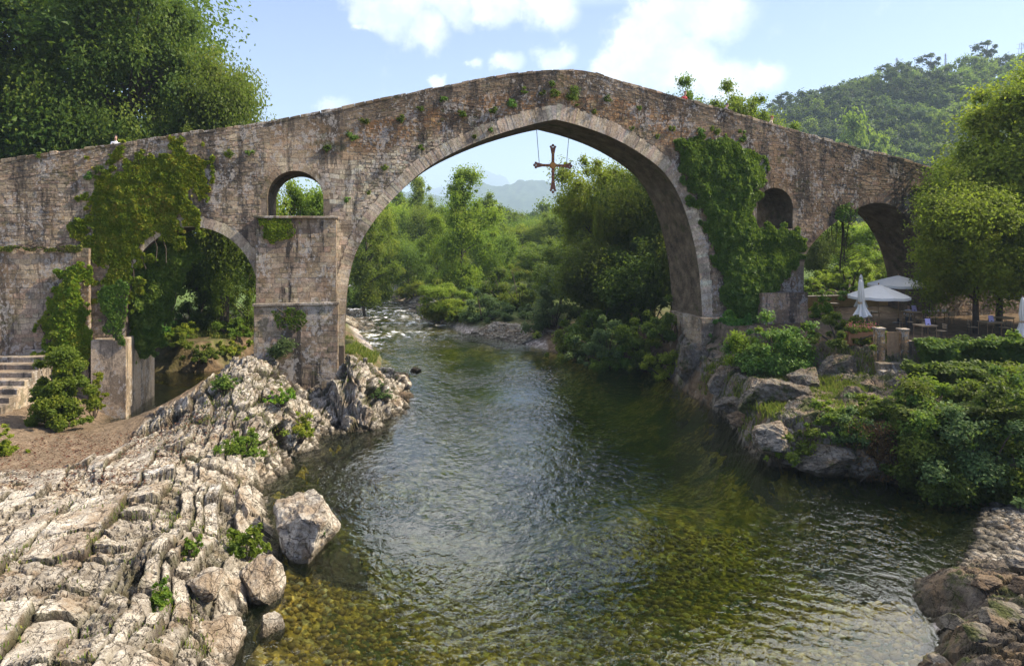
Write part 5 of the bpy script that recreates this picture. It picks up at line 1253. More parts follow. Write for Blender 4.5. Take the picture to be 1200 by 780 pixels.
shrub(1.0, 1.0, L_LIME, 1500, .13, 231, on(5, 535, 1.5), 'small weeds at the foot of the stone stairs', 'plant', name='rock_plant')
# right bank plantings
shrub(4.2, 3.4, L_IVY, 22000, .17, 240, on(912, 436, 2.0), 'bright leaved bush at the foot of the ivy curtain', 'bush', K=50)
shrub(3.0, 2.4, L_LIME, 9000, .16, 241, on(890, 430, 2.4), 'yellow tinted leafy shrub left of the clipped hedge', 'bush')
shrub(4.6, 2.0, L_DARK, 20000, .14, 242, on(984, 402, 3.5), 'dark clipped hedge on the rock left of the garden gate', 'hedge', name='hedge')
shrub(2.0, 1.8, L_IVYY, 7000, .13, 243, on(965, 372, 4.0), 'golden rounded bush behind the clipped hedge', 'bush')
shrub(1.8, 1.0, L_LIME, 3600, .13, 244, on(918, 540, .9) + np.array([0, -.2, 0]), 'bright green bush hanging over the pale waterline rock', 'bush')
shrub(2.2, 1.3, L_MID, 5000, .13, 245, on(985, 505, 1.5), 'green scrub on the slope below the rock face', 'bush')
shrub(1.6, .8, L_IVYY, 2600, .12, 246, on(965, 488, 1.7), 'yellow green grass clump on the right bank', 'plant', name='bank_plant')
shrub(2.4, 1.2, L_MID, 6000, .13, 247, on(1020, 490, 2.2), 'dark scrub below the garden steps', 'bush')
shrub(2.0, 1.5, L_MID, 5000, .14, 248, on(945, 540, .6), 'scrub clinging to the long low rock', 'bush')
shrub(2.0, 1.5, L_GREY, 5000, .14, 251, on(1000, 520, 1.2), 'grey green scrub over the shaded rocks', 'bush')
for i, (px, py, z, ww, hh, mt, lab) in enumerate([(1100, 580, .5, 3.8, 2.6, L_DARK, 'leafy bush overhanging the water right of the brown creeper'), (1150, 560, 1.0, 4.2, 3.0, L_GREY, 'grey green bush leaning over the pool at the right'), (1200, 575, .9, 4.0, 3.2, L_MID, 'mid green bush at the right edge above the pebble beach'),
        (1090, 515, 1.9, 3.6, 2.6, L_DARK, 'dark bush below the terrace wall'), (1155, 505, 2.2, 4.0, 2.6, L_DARK, 'ivy clad bush below the right tables'), (1215, 510, 2.2, 4.4, 3.4, L_DARK, 'bush cut by the right edge below the terrace')]):
    shrub(ww, hh, mt, int(4200 * ww), .16, 260 + i, on(px, py, z), lab, 'bush', K=46)
wall_ivy('ivy', 20.9, 28.5, 35.4, 34.5, 1.3, 4.35, 40000, L_DARK, 'dark ivy hedge hanging over the terrace wall right of the garden gate', 301)
wall_ivy('ivy', 28.5, 34, 34.5, 33.9, 1.2, 4.25, 34000, L_DARK, 'dark ivy at the far right end of the terrace wall', 302)
# hanging dry creeper
r = np.random.default_rng(5); cr_o = empty('dry_creeper', tuple(gpt(1040, 560, .1)))
n = 3500; P = np.stack([r.normal(size=n) * .55, r.uniform(-.5, .5, n), r.uniform(0, 2.2, n)], 1)
leaves(P, r.normal(size=(n, 3)) + np.array([0, -1, .2]), r.uniform(.06, .2, n), r.random(n), 'foliage', L_DRY, cr_o, .35)
mb = MB()
for i in range(14): mb.tube(np.array([[r.normal() * .4, 0, 2.2], [r.normal() * .5, -.3, 1.2], [r.normal() * .5, -.4, 0]]), .02, 4, cap=False)
mb.build('stem', BARK, cr_o); tag(cr_o, 'rust brown dry creeper hanging down to the water on the right bank', 'creeper')
# garden beyond the right arch: bright hedge, darker hedge, ochre planter wall
shrub(8.5, 2.6, L_LIME, 26000, .2, 310, (*pt(992, 63), 5.0), 'bright sunlit hedge in the garden beyond the right arch', 'hedge', name='hedge', K=70)
shrub(9.0, 1.7, L_DARK, 20000, .18, 311, (*pt(995, 58.5), 4.7), 'dark low hedge in front of the bright garden hedge', 'hedge', name='hedge', K=60)
shrub(5.0, .9, L_IVY, 9000, .16, 312, (*pt(968, 55.2), 4.9), 'low leafy planting along the ochre planter wall', 'plant', name='planting')
pw = empty('planter_wall', (*pt(985, 54), 0), BANG)
MB().box((0, 0, 4.6), (9.5, .4, 1.1), bev=.03).build('wall', OCHRE, pw); MB().box((0, -.02, 5.19), (9.6, .52, .08), bev=.02).build('coping', WOOD_PALE, pw)
tag(pw, 'low ochre planter wall seen through the right arch', 'wall')
vines = empty('hanging_vine', (*pt(986, 52.2), H + (HY - 262) / F * 52.2)); r = np.random.default_rng(9); mb = MB(); LP = []
for i, (dx, ln, rr) in enumerate([(0, 4.6, .10), (.5, 3.0, .04), (-.6, 2.4, .04), (-1.0, 2.0, .03), (-1.5, 1.6, .03), (.25, 3.8, .05), (-.3, 3.2, .04)]):
    pts = np.array([[dx + .12 * math.sin(i + t * 5), .05 * i, -ln * t + .8] for t in np.linspace(0, 1, 8)]); mb.tube(pts, np.linspace(rr, rr * .5, 8), 5)
    for k in range(140): t = r.random(); LP.append((dx + r.normal() * .13, .05 * i + r.normal() * .1, -ln * t + .6))
mb.build('stem', BARK, vines); LP = np.array(LP); leaves(LP, r.normal(size=(len(LP), 3)), r.uniform(.08, .2, len(LP)), r.random(len(LP)) * .4, 'foliage', L_DARK, vines)
tag(vines, 'dark woody vines hanging inside the opening of the right arch', 'vine')

# ------------------------------------------------------------------ forest on the hill: every tree its own object
ftypes = [tree_proto('hill_tree', 13, 5.6, 1.5, L_HILLM, 3200, 1.0, 401, K=40), tree_proto('hill_tree', 14, 5.4, 1.5, L_HILL, 3200, 1.0, 402, K=40),
          tree_proto('hill_tree', 13, 5.8, 1.0, L_MID, 3200, 1.0, 403, K=38), tree_proto('hill_conifer', 18, 3.2, 3, L_HILL, 2000, .9, 404, 'cone', K=40),
          tree_proto('hill_pine', 19, 4.6, 10.5, L_HILL, 1600, .9, 405, 'umbrella', K=26, trunk_r=.3)]
rr = np.random.default_rng(77); pts_ = []
def far_enough(x, y, m):
    return all((x - a) ** 2 + (y - b) ** 2 > m * m for a, b in pts_)
tries = 0
while len(pts_) < 236 and tries < 20000:
    tries += 1; y = rr.uniform(205, 418); k = rr.uniform(868, 1235); x = (k - 600) / F * y
    if not far_enough(x, y, 6.6 + (y - 205) * .014): continue
    z = float(hill_z(np.array([x]), np.array([y]))[0]); py = HY - (z + 13 - H) / y * F
    lim = np.interp(k, [860, 950, 1050, 1110, 1235], [150, 166, 198, 215, 260])
    if py > lim: continue
    pts_.append((x, y)); hi_ = y > 375
    q = rr.random(); cl = fbm2(np.array([x * .03]), np.array([y * .03]), 2, 8)[0]
    if hi_ : t = ftypes[3] if q < .40 else (ftypes[4] if q < .72 else ftypes[1])
    elif cl > .15: t = ftypes[2] if q < .6 else ftypes[0]
    else: t = ftypes[1] if q < .55 else (ftypes[0] if q < .9 else ftypes[2])
    nm = {0: 'mid green broadleaf tree in the forest on the hillside', 1: 'dark broadleaf tree in the forest on the hillside', 2: 'light green broadleaf tree on the sunny part of the hillside', 3: 'dark pointed conifer on the ridge of the wooded hill', 4: 'dark bare stemmed pine on the ridge of the wooded hill'}[ftypes.index(t)]
    s = rr.uniform(.75, 1.25) * (.8 if t in ftypes[3:] else 1)
    put(t, (x, y, z - .5), (s * rr.uniform(.85, 1.2), s * rr.uniform(.85, 1.2), s), rr.random() * 6.28, nm, 'tree', {0: 'mid green trees of the hill forest', 1: 'dark trees of the hill forest', 2: 'light green trees of the hill forest', 3: 'conifers on the hill ridge', 4: 'pines on the hill ridge'}[ftypes.index(t)])
def hill_special(t, k, y, top, wpx, ph, pr0, label):
    x = (k - 600) / F * y; z = float(hill_z(np.array([x]), np.array([y]))[0]); ht = H + (HY - top) / F * y - z
    put(t, (x, y, z), (wpx / F * y / 2 / pr0, wpx / F * y / 2 / pr0, ht / ph), 1.0, label, 'tree')
hill_special(ftypes[4], 1157, 390, 47, 26, 19, 4.6, 'tallest round headed pine standing clear above the ridge')
hill_special(ftypes[4], 1091, 395, 62, 26, 19, 4.6, 'broad flat topped pine breaking the ridge line')
hill_special(ftypes[4], 1040, 395, 74, 20, 19, 4.6, 'leaning pine on the left slope of the ridge')
hill_special(ftypes[2], 1013, 240, 140, 62, 13, 5.8, 'pale yellow green tree just above the falling right parapet')
hill_special(ftypes[2], 1128, 330, 104, 60, 13, 5.8, 'pale sunlit tree in the middle of the wooded hill')
def pylon(k, y, top, label, wd):
    x = (k - 600) / F * y; z = float(hill_z(np.array([x]), np.array([y]))[0]); ht = H + (HY - top) / F * y - z
    root = empty('power_pylon', (x, y, z)); mb = MB(); a = wd / 2
    for sx in (-1, 1):
        for sy in (-1, 1): mb.tube(np.array([[sx * a, sy * a, -1], [sx * a * .25, sy * a * .25, ht]]), .12, 4)
    for i in range(9):
        t0, t1 = i / 9, (i + 1) / 9; w0, w1 = a * (1 - .75 * t0), a * (1 - .75 * t1); s_ = 1 if i % 2 else -1
        mb.tube(np.array([[-s_ * w0, -w0, t0 * ht], [s_ * w1, -w1, t1 * ht]]), .08, 4)
    mb.build('tower', PALE_METAL, root); m2 = MB()
    for f_ in (.72, .84, .95): m2.tube(np.array([[-a * 1.3, 0, ht * f_], [a * 1.3, 0, ht * f_]]), .10, 4)
    m2.build('cross_arm', PALE_METAL, root); tag(root, label, 'pylon')
pylon(1197, 395, 50, 'tallest lattice power pylon at the right end of the ridge', 4.5)
pylon(1051, 398, 68, 'thin pylon on the left part of the wooded ridge', 2.2)
pylon(1108, 400, 63, 'thin mast rising from the middle of the wooded ridge', 1.6)

# trees filling the valley floor far upriver
k = 0
for px in range(380, 700, 17):
    for d in (210, 250, 300):
        x, y = pt(px + random.uniform(-8, 8), d * random.uniform(.93, 1.07)); p = [ftypes[0], ftypes[1], ftypes[2]][random.randrange(3)]
        top = np.interp(px, [380, 500, 560, 620, 700], [228, 240, 248, 244, 232]) + random.uniform(-3, 8); ht = H + (HY - top) / F * y - 1.0
        put(p, (x, y, 1.0), (.62 * ht / 13.5 * random.uniform(.85, 1.3), .62 * ht / 13.5 * random.uniform(.85, 1.3), ht / 13.5), random.uniform(0, 6), 'distant tree of the valley wood upriver beyond the main arch', 'tree', 'distant trees of the valley wood')

# ------------------------------------------------------------------ grass
def grass(name, x, y, z, n, hgt, label, seed, mat=None):
    r = np.random.default_rng(seed); m = len(x); i = r.integers(0, m, n); px, py_ = x[i] + r.normal(size=n) * .10, y[i] + r.normal(size=n) * .10
    h_ = hgt * r.uniform(.5, 1.3, n); a = r.random(n) * 6.28; ln = r.uniform(.1, .6, n) * h_; wd = .012 + h_ * .03
    b = np.stack([px, py_, z[i] - .02], 1); dx = np.stack([np.cos(a), np.sin(a), 0 * a], 1); sx = np.stack([-np.sin(a), np.cos(a), 0 * a], 1)
    V = np.stack([b - sx * wd[:, None], b + sx * wd[:, None], b + dx * (ln * .4)[:, None] + sx * (wd * .7)[:, None] + np.array([0, 0, 1]) * (h_ * .65)[:, None], b + dx * ln[:, None] + np.array([0, 0, 1]) * h_[:, None]], 1)
    o = mk(name, V.reshape(-1, 3), np.arange(4 * n).reshape(n, 4), mat or L_GRASS, attrs={'tint': np.repeat(r.random(n), 4)}); tag(o, label, 'grass', kind='stuff'); return o
sel = (ck_ > .55) & (dirt < .4) & (zz > .55) & (fbm2(rx_ * .7, ry_ * .7, 3, 5) > .10) & (rx_ > -14)
grass('grass', rx_[sel], ry_[sel], zz[sel], 7000, .11, 'short tufts of grass and moss in the cracks of the foreground rock', 1)
rx3 = np.random.default_rng(3); gx3 = rx3.uniform(9, 24, 9000); gy3 = rx3.uniform(27, 42, 9000); gz3 = ground(gx3, gy3); k3 = (gz3 > .3) & (gz3 < 3.7) & (fbm2(gx3 * .6, gy3 * .6, 3, 6) > -.1)
grass('grass', gx3[k3], gy3[k3], gz3[k3], 30000, .28, 'rough grass over the slope of the right bank', 2)
gx4 = rx3.uniform(-26, -8, 6000); gy4 = rx3.uniform(48, 60, 6000); gz4 = ground(gx4, gy4); k4 = (gz4 > .3) & (fbm2(gx4 * .5, gy4 * .5, 3, 7) > .1)
grass('grass', gx4[k4], gy4[k4], gz4[k4], 9000, .3, 'weeds on the leafy ground beyond the left arch', 3)
# fallen leaves on the dirt
r = np.random.default_rng(41); n = 2600; lx, ly = r.uniform(-20, -12, n), r.uniform(22, 30, n); lz = LBASE(lx, ly) + .05
o = leaves(np.stack([lx, ly, lz], 1), r.normal(size=(n, 3)) * .3 + np.array([0, 0, 1]), r.uniform(.05, .13, n), r.random(n), 'leaves', L_DRY, None, .6); tag(o, 'dry fallen leaves on the dirt by the left footing', 'leaves', kind='stuff')

# ------------------------------------------------------------------ stairs at the left
st = empty('stone_stairs', (0, 0, 0)); p0 = gpt(6, 492, 1.5); nst = 9
for i in range(nst):
    t = i / (nst - 1); x0 = p0[0] - 2.3 - .10 * i; y0 = p0[1] + i * .66; z0 = 1.4 + i * .27
    MB().box((x0, y0 + .4, (z0 + .27) / 2), (3.4, .8, z0 + .27), bev=.03).build('step', STONE, st, col=(.36, .31, .25))
MB().box((p0[0] - 3.6, p0[1] + nst * .66 + 1.2, 1.9), (6.5, 2.6, 3.75), bev=.03).build('landing', STONE, st, col=(.30, .26, .21))
tag(st, 'worn stone stairs climbing to the left abutment wall', 'stairs')

# ------------------------------------------------------------------ cafe terrace
TZ = 4.0
def parasol_open(x, y, rad, ze, za, label):
    root = empty('parasol', (x, y, TZ)); n = 8; e, a = ze - TZ, za - TZ
    V = [(0, 0, a)]; an = np.arange(n * 4) / (n * 4) * 2 * np.pi
    for f_ in (.33, .66, 1.0):
        for t_ in an:
            k = 1 - .05 * f_ * abs(math.sin(t_ * n / 2)); V.append((rad * f_ * k * math.cos(t_), rad * f_ * k * math.sin(t_), a + (e - a) * f_ ** 1.1 - .05 * f_ * abs(math.sin(t_ * n / 2))))
    for t_ in an:
        k = 1 - .05 * abs(math.sin(t_ * n / 2)); V.append((rad * k * math.cos(t_), rad * k * math.sin(t_), e - .05 * abs(math.sin(t_ * n / 2)) - .16))
    m = n * 4; T = [(0, 1 + i, 1 + (i + 1) % m) for i in range(m)]; Q = []
    for ring in range(3):
        for i in range(m): j = (i + 1) % m; Q.append((1 + ring * m + i, 1 + (ring + 1) * m + i, 1 + (ring + 1) * m + j, 1 + ring * m + j))
    MB().add(V, Q, T).build('canopy', CANVAS, root)
    MB().tube(np.array([[0, 0, 0], [0, 0, a + .05]]), .032, 10).build('pole', WOOD, root)
    MB().lathe([(.0, 0), (.34, 0), (.34, .05), (.07, .10), (.05, .35)], 16).build('base', METAL, root)
    rb = MB()
    for i in range(n): t_ = 2 * math.pi * i / n; rb.tube(np.array([[0, 0, a - .05], [rad * math.cos(t_) * .98, rad * math.sin(t_) * .98, e - .04]]), .014, 5); rb.tube(np.array([[0, 0, a - .75], [rad * .5 * math.cos(t_), rad * .5 * math.sin(t_), a + (e - a) * .5 - .06]]), .012, 5)
    rb.build('ribs', WOOD, root); MB().lathe([(.0, a + .12), (.04, a + .10), (.05, a + .02), (0.0, a)], 10).build('finial', WOOD, root)
    tag(root, label, 'parasol', 'parasols on the cafe terrace'); return root
def parasol_closed(x, y, ht, wd, label, lean=0.0):
    root = empty('parasol', (x, y, TZ)); sides = 32; V = []; rows = [(ht, .03), (ht - .12, .09), (ht - .5, .14), (ht - .9, .16), (ht - 1.35, .13), (ht - 1.7, .22), (ht - 2.1, wd)]
    for z_, r_ in rows:
        for i in range(sides): t_ = 2 * math.pi * i / sides; k = 1 + .28 * math.sin(t_ * 8 + z_) * min(1, (ht - z_)); V.append((r_ * k * math.cos(t_) + lean * (ht - z_) * .12, r_ * k * math.sin(t_), z_ + .08 * math.sin(t_ * 4) * (ht - z_) / 2))
    Q = [(i + r_ * sides, i + (r_ + 1) * sides, (i + 1) % sides + (r_ + 1) * sides, (i + 1) % sides + r_ * sides) for r_ in range(len(rows) - 1) for i in range(sides)]
    MB().add(V, Q).build('canopy', CANVAS, root)
    MB().tube(np.array([[0, 0, 0], [0, 0, ht + .08]]), .032, 10).build('pole', WOOD, root)
    MB().lathe([(.0, 0), (.34, 0), (.34, .05), (.07, .10), (.05, .35)], 16).build('base', METAL, root)
    MB().lathe([(.10, ht - 1.42), (.15, ht - 1.40), (.15, ht - 1.30), (.10, ht - 1.28)], 14).build('tie_strap', WOOD_PALE, root)
    tag(root, label, 'parasol', 'parasols on the cafe terrace')
parasol_open(23.2, 43.2, 1.85, 6.15, 6.85, 'open cream parasol, the lower and nearer of the two by the closed one')
parasol_open(26.2, 46.3, 1.95, 6.65, 7.25, 'open cream parasol behind and above the nearer open one')
parasol_open(34.0, 44.8, 1.9, 6.0, 6.6, 'open cream parasol half hidden under the tree at the right edge')
parasol_closed(20.0, 39.2, 3.45, .42, 'closed cream parasol standing in front of the open ones', .5)
parasol_closed(22.8, 44.6, 3.4, .36, 'closed pale parasol just behind the other closed one')
parasol_closed(27.9, 37.3, 2.6, .40, 'closed pale parasol at the right edge of the terrace', .2)
def table(x, y, label, w_=.8, d_=.8, rz=0, h_=.75):
    root = empty('cafe_table', (x, y, TZ), rz); MB().box((0, 0, h_ - .02), (w_, d_, .045), bev=.01).build('tabletop', WOOD_PALE, root)
    for sx in (-1, 1):
        for sy in (-1, 1): MB().tube(np.array([[sx * (w_ / 2 - .06), sy * (d_ / 2 - .06), h_ - .04], [sx * (w_ / 2 - .05), sy * (d_ / 2 - .05), 0]]), .022, 8).build('leg', WOOD, root)
    MB().box((0, 0, h_ - .08), (w_ - .14, d_ - .14, .06)).build('apron', WOOD, root); tag(root, label, 'table', 'cafe tables'); return root
def chair(x, y, rz, label):
    root = empty('cafe_chair', (x, y, TZ), rz); MB().box((0, 0, .44), (.42, .42, .04), bev=.012).build('seat', WOOD_PALE, root)
    for sx in (-1, 1):
        MB().tube(np.array([[sx * .18, -.18, .43], [sx * .19, -.20, 0]]), .017, 7).build('leg', METAL, root)
        MB().tube(np.array([[sx * .18, .24, .86], [sx * .18, .20, .43], [sx * .19, .22, 0]]), .017, 7).build('leg', METAL, root)
    b = MB()
    for i in range(3): b.box((0, .225, .60 + i * .10), (.38, .02, .06), bev=.006)
    b.build('backrest', WOOD_PALE, root); tag(root, label, 'chair', 'cafe chairs'); return root
def stool(x, y, label):
    root = empty('bar_stool', (x, y, TZ)); MB().lathe([(0, .62), (.17, .62), (.18, .645), (.17, .67), (0, .67)], 14).build('seat', WOOD_PALE, root)
    for i in range(4): t_ = .78 + i * math.pi / 2; MB().tube(np.array([[.10 * math.cos(t_), .10 * math.sin(t_), .62], [.21 * math.cos(t_), .21 * math.sin(t_), 0]]), .016, 6).build('leg', METAL, root)
    tag(root, label, 'stool', 'stools on the terrace')
tabs = [(25.9, 44.2, 'wooden table with a lilac menu board under the open parasols', .95, 1.05), (23.9, 39.5, 'nearest wooden table with a lilac menu board behind the ivy hedge', 1.0, .8), (28.9, 46.4, 'long table set with white crockery near the bridge wall', 1.7, .8),
        (28.7, 41.0, 'wooden table with a lilac menu board under the dark tree', 1.0, .8), (24.6, 46.8, 'table in the shade behind the parasol poles', .9, .75), (29.7, 38.6, 'small table beside the right closed parasol', .8, .75), (31.4, 43.6, 'table deep in shade below the right tree', .9, .75)]
for x, y, lab, a, hh in tabs: table(x, y, lab, a, .8, .1, hh)
def board(x, y, z, label):
    root = empty('menu_board', (x, y, z)); root.rotation_euler = (R_(-12), 0, .2)
    MB().box((0, 0, .19), (.34, .018, .38), bev=.004).build('panel', LILAC, root); MB().box((0, .05, .10), (.3, .015, .22)).build('rear_leg', METAL, root)
    MB().box((0, -.012, .06), (.12, .004, .05)).build('dark_mark', METAL, root); tag(root, label, 'menu board', 'lilac menu boards')
board(25.95, 44.0, TZ + 1.07, 'lilac menu board on the high table in front of the seated person'); board(24.0, 39.35, TZ + .79, 'lilac menu board on the nearest table'); board(28.7, 40.85, TZ + .79, 'lilac menu board on the table under the dark tree')
chs = [(23.0, 40.0, 1.2, 'pale chair left of the nearest table'), (24.9, 39.6, -1.4, 'pale chair right of the nearest table'), (28.0, 45.6, 3.0, 'chair at the left front of the crockery table'), (29.2, 45.6, 3.2, 'chair at the right front of the crockery table'), (27.8, 41.2, 1.4, 'chair left of the table under the dark tree'), (29.6, 41.0, -1.5, 'chair right of the table under the dark tree'),
       (30.5, 38.9, -1.2, 'chair beside the small right table'), (28.9, 38.4, 1.6, 'chair behind the ivy near the right closed parasol'), (26.9, 44.9, -1.9, 'chair turned from the high menu table'), (24.0, 46.2, 3.3, 'chair in the shade of the rear parasol'), (30.6, 43.0, .4, 'chair deep under the right tree')]
for c in chs: chair(*c)
pa = Vector((*pt(958, 52.3), 0))
chair(pa.x, pa.y, .3, 'dark chair alone by the ochre planter wall'); pb_ = Vector((*pt(976, 52.6), 0)); table(pb_.x, pb_.y, 'small table by the ochre planter wall', .7)
stool(24.5, 42.0, 'stool in front of the high menu table at the left'); stool(25.2, 41.6, 'stool in front of the high menu table at the right')
# crockery on the long table
for i in range(6):
    o = MB().lathe([(0, 0), (.05, 0), (.055, .02), (.045, .12), (.05, .16), (.043, .16), (.04, .02), (0, .02)], 12).build('cup', simple('white_china', (.75, .74, .72), .3, .05) if i == 0 else bpy.data.materials['white_china']); o.location = (28.2 + i * .26, 46.3 + .1 * (i % 2), TZ + .78); tag(o, 'white cup standing on the long table by the bridge wall', 'cup', 'white cups on the long table')
# gate, its stone posts and steps
g0 = np.array([19.95, 35.75]); gt = empty('garden_gate', (g0[0], g0[1], 3.55))
b = MB()
for i in range(5): b.box((-.26 + i * .13, 0, .72), (.118, .03, 1.30), bev=.006)
b.build('planks', WOOD, gt); MB().box((0, .03, .25), (.64, .03, .08)).box((0, .03, 1.2), (.64, .03, .08)).build('rail', WOOD, gt)
tag(gt, 'weathered plank gate at the top of the garden steps', 'gate')
for x, hgt, lab in ((19.25, 1.5, 'ochre stone post left of the plank gate'), (20.50, 1.45, 'pale stone post right of the plank gate')):
    o = empty('gate_post', (x, 35.8, 3.0)); block_masonry('post', -.2, .2, -.2, .2, 0, hgt + .55, o, [(.42, .29, .16), (.48, .35, .21)], .18, .28, .18, .3, 'flr'); MB().box((0, 0, hgt + .60), (.5, .5, .09), bev=.02).build('cap_stone', STONE, o, col=(.4, .32, .22)); tag(o, lab, 'post')
gs = empty('garden_steps', (19.6, 35.3, 0))
for i in range(6): MB().box((random.uniform(-.05, .05), -i * .42, 1.7 - i * .16), (1.5 + .1 * i, .55, 3.4 - i * .33), bev=.03).build('step', STONE, gs, col=(.22, .19, .14))
tag(gs, 'mossy stone steps leading down from the plank gate', 'steps')
rw = empty('terrace_wall', (0, 0, 0)); w_ = MB()
for (x0, y0), (x1, y1) in (((20.7, 35.75), (28.4, 34.95)), ((28.4, 34.95), (35, 34.3))):
    L = math.hypot(x1 - x0, y1 - y0); w_.box(((x0 + x1) / 2, (y0 + y1) / 2, 3.0), (L, .45, 2.9), rz=math.atan2(y1 - y0, x1 - x0))
w_.build('wall', STONE, rw, col=(.2, .16, .12)); tag(rw, 'stone retaining wall of the terrace buried in ivy', 'wall')
pt_ = empty('flower_planter', (19.05, 37.3, TZ)); MB().box((0, 0, .35), (1.5, .5, .7), bev=.02, taper=1.04).build('pot', CLAY, pt_)
r = np.random.default_rng(6); n = 1500; leaves(np.stack([r.uniform(-.75, .75, n), r.normal(size=n) * .2, .75 + np.abs(r.normal(size=n)) * .16], 1), r.normal(size=(n, 3)) + np.array([0, -.3, .8]), r.uniform(.06, .12, n), r.random(n), 'foliage', L_MID, pt_)
PINK = leaf_mat('petal_pink', [(0, (.45, .08, .12)), (1, (.7, .25, .28))], .3, (.8, .3, .3)); n = 260
leaves(np.stack([r.uniform(-.75, .75, n), r.normal(size=n) * .22 - .05, .9 + np.abs(r.normal(size=n)) * .14], 1), r.normal(size=(n, 3)) + np.array([0, -.6, .8]), r.uniform(.05, .09, n), r.random(n), 'blossom', PINK, pt_, .9)
tag(pt_, 'clay planter of pink flowers at the end of the clipped hedge', 'planter')

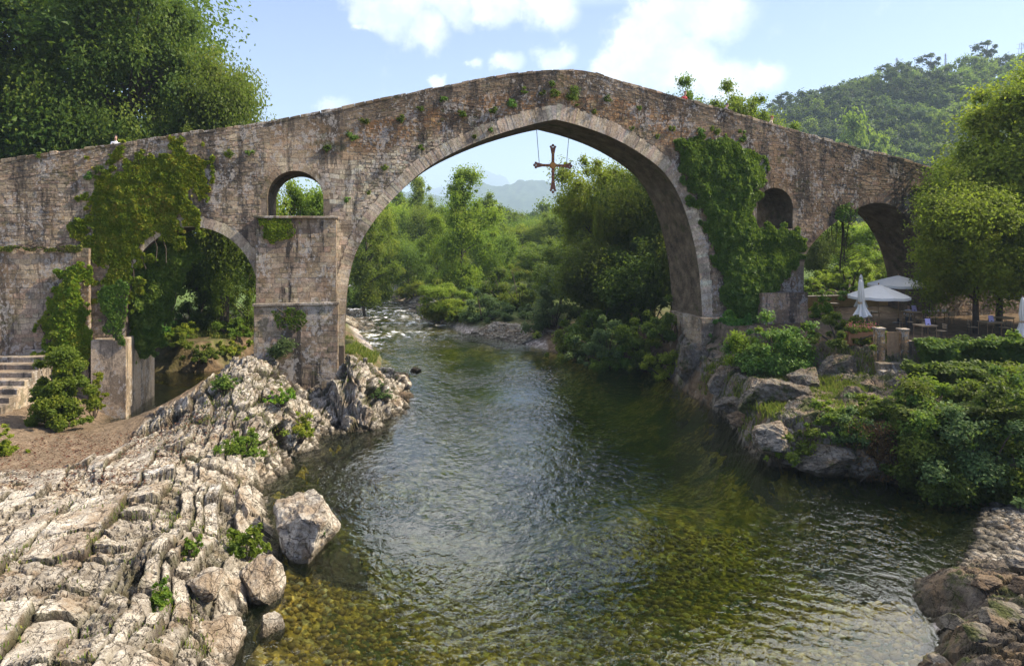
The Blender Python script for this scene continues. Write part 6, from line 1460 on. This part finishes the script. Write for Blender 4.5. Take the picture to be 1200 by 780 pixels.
# ------------------------------------------------------------------ people
def person(loc, rz, label, shirt, trousers, hair_c, seated=False, lean=0.0, skin=(.55, .34, .25)):
    sk = {}; V, E, Rr = [], [], []
    def v(name, p, r): sk[name] = len(V); V.append(p); Rr.append(r if isinstance(r, tuple) else (r, r)); return name
    def e(a, b): E.append((sk[a], sk[b]))
    hz = .50 if seated else .95; ly = -lean
    v('pel', (0, 0, hz), (.155, .115)); v('waist', (0, ly * .1, hz + .17), (.135, .10)); v('chest', (0, ly * .3, hz + .37), (.16, .115)); v('neckb', (0, ly * .45, hz + .53), (.075, .07)); v('neck', (0, ly * .5, hz + .60), .055)
    v('jaw', (0, ly * .55 - .015, hz + .67), (.068, .078)); v('skull', (0, ly * .58 + .005, hz + .77), (.078, .095)); v('topv', (0, ly * .6 + .01, hz + .83), (.05, .06))
    v('nose', (0, ly * .56 - .105, hz + .715), .012)
    for a, b in (('pel', 'waist'), ('waist', 'chest'), ('chest', 'neckb'), ('neckb', 'neck'), ('neck', 'jaw'), ('jaw', 'skull'), ('skull', 'topv'), ('jaw', 'nose')): e(a, b)
    for s, S_ in ((-1, 'l'), (1, 'r')):
        v('sh' + S_, (s * .19, ly * .38, hz + .49), .058); v('el' + S_, (s * .24, ly * .3 - .04, hz + .22), .044); v('wr' + S_, (s * .20, ly * .3 - .24, hz + .20), .030); v('ha' + S_, (s * .18, ly * .3 - .31, hz + .20), (.040, .020))
        e('chest', 'sh' + S_); e('sh' + S_, 'el' + S_); e('el' + S_, 'wr' + S_); e('wr' + S_, 'ha' + S_)
        for f_ in range(4): v('f%d' % f_ + S_, (s * (.15 + f_ * .02), ly * .3 - .37 - (.01, .02, .015, .0)[f_], hz + .20), .009); v('g%d' % f_ + S_, (s * (.15 + f_ * .02), ly * .3 - .40 - (.01, .02, .015, .0)[f_], hz + .175), .008); e('ha' + S_, 'f%d' % f_ + S_); e('f%d' % f_ + S_, 'g%d' % f_ + S_)
        v('th' + S_, (s * .13, ly * .3 - .31, hz + .215), .010); e('wr' + S_, 'th' + S_); v('ti' + S_, (s * .115, ly * .3 - .345, hz + .205), .009); e('th' + S_, 'ti' + S_)
        v('hip' + S_, (s * .10, 0, hz - .05), .095); e('pel', 'hip' + S_)
        if seated: v('kn' + S_, (s * .11, -.42, hz - .02), .065); v('an' + S_, (s * .11, -.40, .09), .042)
        else: v('kn' + S_, (s * .10, -.02, .50), .062); v('an' + S_, (s * .10, .02, .09), .042)
        ay = V[sk['an' + S_]][1]; v('to' + S_, (s * .12, ay - .16, .035), (.042, .03))
        e('hip' + S_, 'kn' + S_); e('kn' + S_, 'an' + S_); e('an' + S_, 'to' + S_)
    me = bpy.data.meshes.new('person_skeleton'); me.from_pydata(V, E, []); o = bpy.data.objects.new('person_skeleton', me); COL.objects.link(o)
    md = o.modifiers.new('s', 'SKIN'); 
    for i, d_ in enumerate(me.skin_vertices[0].data): d_.radius = Rr[i]; d_.use_root = (i == 0)
    sb = o.modifiers.new('u', 'SUBSURF'); sb.levels = 2
    dg = bpy.context.evaluated_depsgraph_get(); m2 = bpy.data.meshes.new_from_object(o.evaluated_get(dg)); bpy.data.objects.remove(o); bpy.data.meshes.remove(me)
    body = bpy.data.objects.new('person', m2); COL.objects.link(body); m2.materials.clear()
    for nm, c in (('skin', skin), ('shirt', shirt), ('trousers', trousers), ('shoe', (.05, .04, .04))): m2.materials.append(bpy.data.materials.get(nm + str(c)) or simple(nm + str(c), c, .8, .06, 6))
    for p in m2.polygons:
        c = p.center; mi = 0
        if c.z < .075: mi = 3
        elif (c.z < hz + .06 and abs(c.x) < .21 and not (c.y < -.18 and c.z > hz + .12)): mi = 2
        elif c.z < hz + .555 and not (c.y < ly * .3 - .10 and c.z < hz + .3): mi = 1
        p.material_index = mi; p.use_smooth = True
    body.location = loc; body.rotation_euler = (0, 0, rz)
    Vh, Th = ICO2; hv = Vh * np.array([.098, .115, .105]) + np.array([0, ly * .58 + .022, hz + .785]); kf = (Vh[Th][:, :, 2].mean(1) > -.25) & ~((Vh[Th][:, :, 1].mean(1) < -.55) & (Vh[Th][:, :, 2].mean(1) < .45))
    mk('hair', hv, Th[kf], bpy.data.materials.get('hair' + str(hair_c)) or simple('hair' + str(hair_c), hair_c, .6, .3, 20), body, smooth=True)
    for s in (-1, 1): mk('eye', Vh * .011 + np.array([s * .031, ly * .57 - .083, hz + .755]), Th, METAL, body, smooth=True)
    mk('mouth', Vh * np.array([.022, .008, .006]) + np.array([0, ly * .55 - .088, hz + .675]), Th, bpy.data.materials.get('lips') or simple('lips', (.40, .15, .13), .6, .1), body, smooth=True)
    tag(body, label, 'person'); return body
def bridge_person(px, n, rz, head, *a, **k):
    u, _ = fz(px, 150, n); return person(bw(u, n, float(prof(u)) - DK + .015), rz + BANG, *a, **k)
bridge_person(135, 1.7, .4, 0, 'person in a white shirt leaning on the left parapet', (.75, .75, .78), (.1, .12, .2), (.05, .03, .02), lean=.5)
bridge_person(800, 1.0, .3, 0, 'person in a red top behind the parapet right of the crown', (.40, .06, .07), (.1, .1, .12), (.12, .06, .03), lean=.45)
bridge_person(846, 1.1, 1.5, 0, 'dark haired person low behind the parapet below the tree tops', (.18, .14, .22), (.08, .08, .1), (.03, .025, .03), lean=.7)
bridge_person(901, .95, 1.3, 0, 'red haired person behind the right parapet against the hill', (.6, .5, .35), (.1, .1, .1), (.25, .07, .02), lean=.4)
chair(26.4, 45.45, 2.6, 'chair the seated person in white sits on')
person((26.4, 45.45, TZ - .01), -.5, 'person in a white top seated at the high menu table', (.72, .70, .76), (.08, .08, .1), (.03, .02, .02), seated=True)

# ------------------------------------------------------------------ air between near and far
hz_m = bpy.data.materials.new('haze'); hz_m.use_nodes = True; hz_m.node_tree.nodes.clear(); N = NT(hz_m.node_tree)
N.n('ShaderNodeOutputMaterial', {1: N.n('ShaderNodeVolumePrincipled', {'Color': (.60, .80, 1.0, 1), 'Density': HAZE_D, 'Anisotropy': .15})})
hb = MB().box((0, 3900, 392), (17000, 11000, 796)); hzo = hb.build('haze', hz_m); tag(hzo, kind='stuff'); hzo['label'] = 'thin summer haze filling the valley'; hzo['category'] = 'haze'
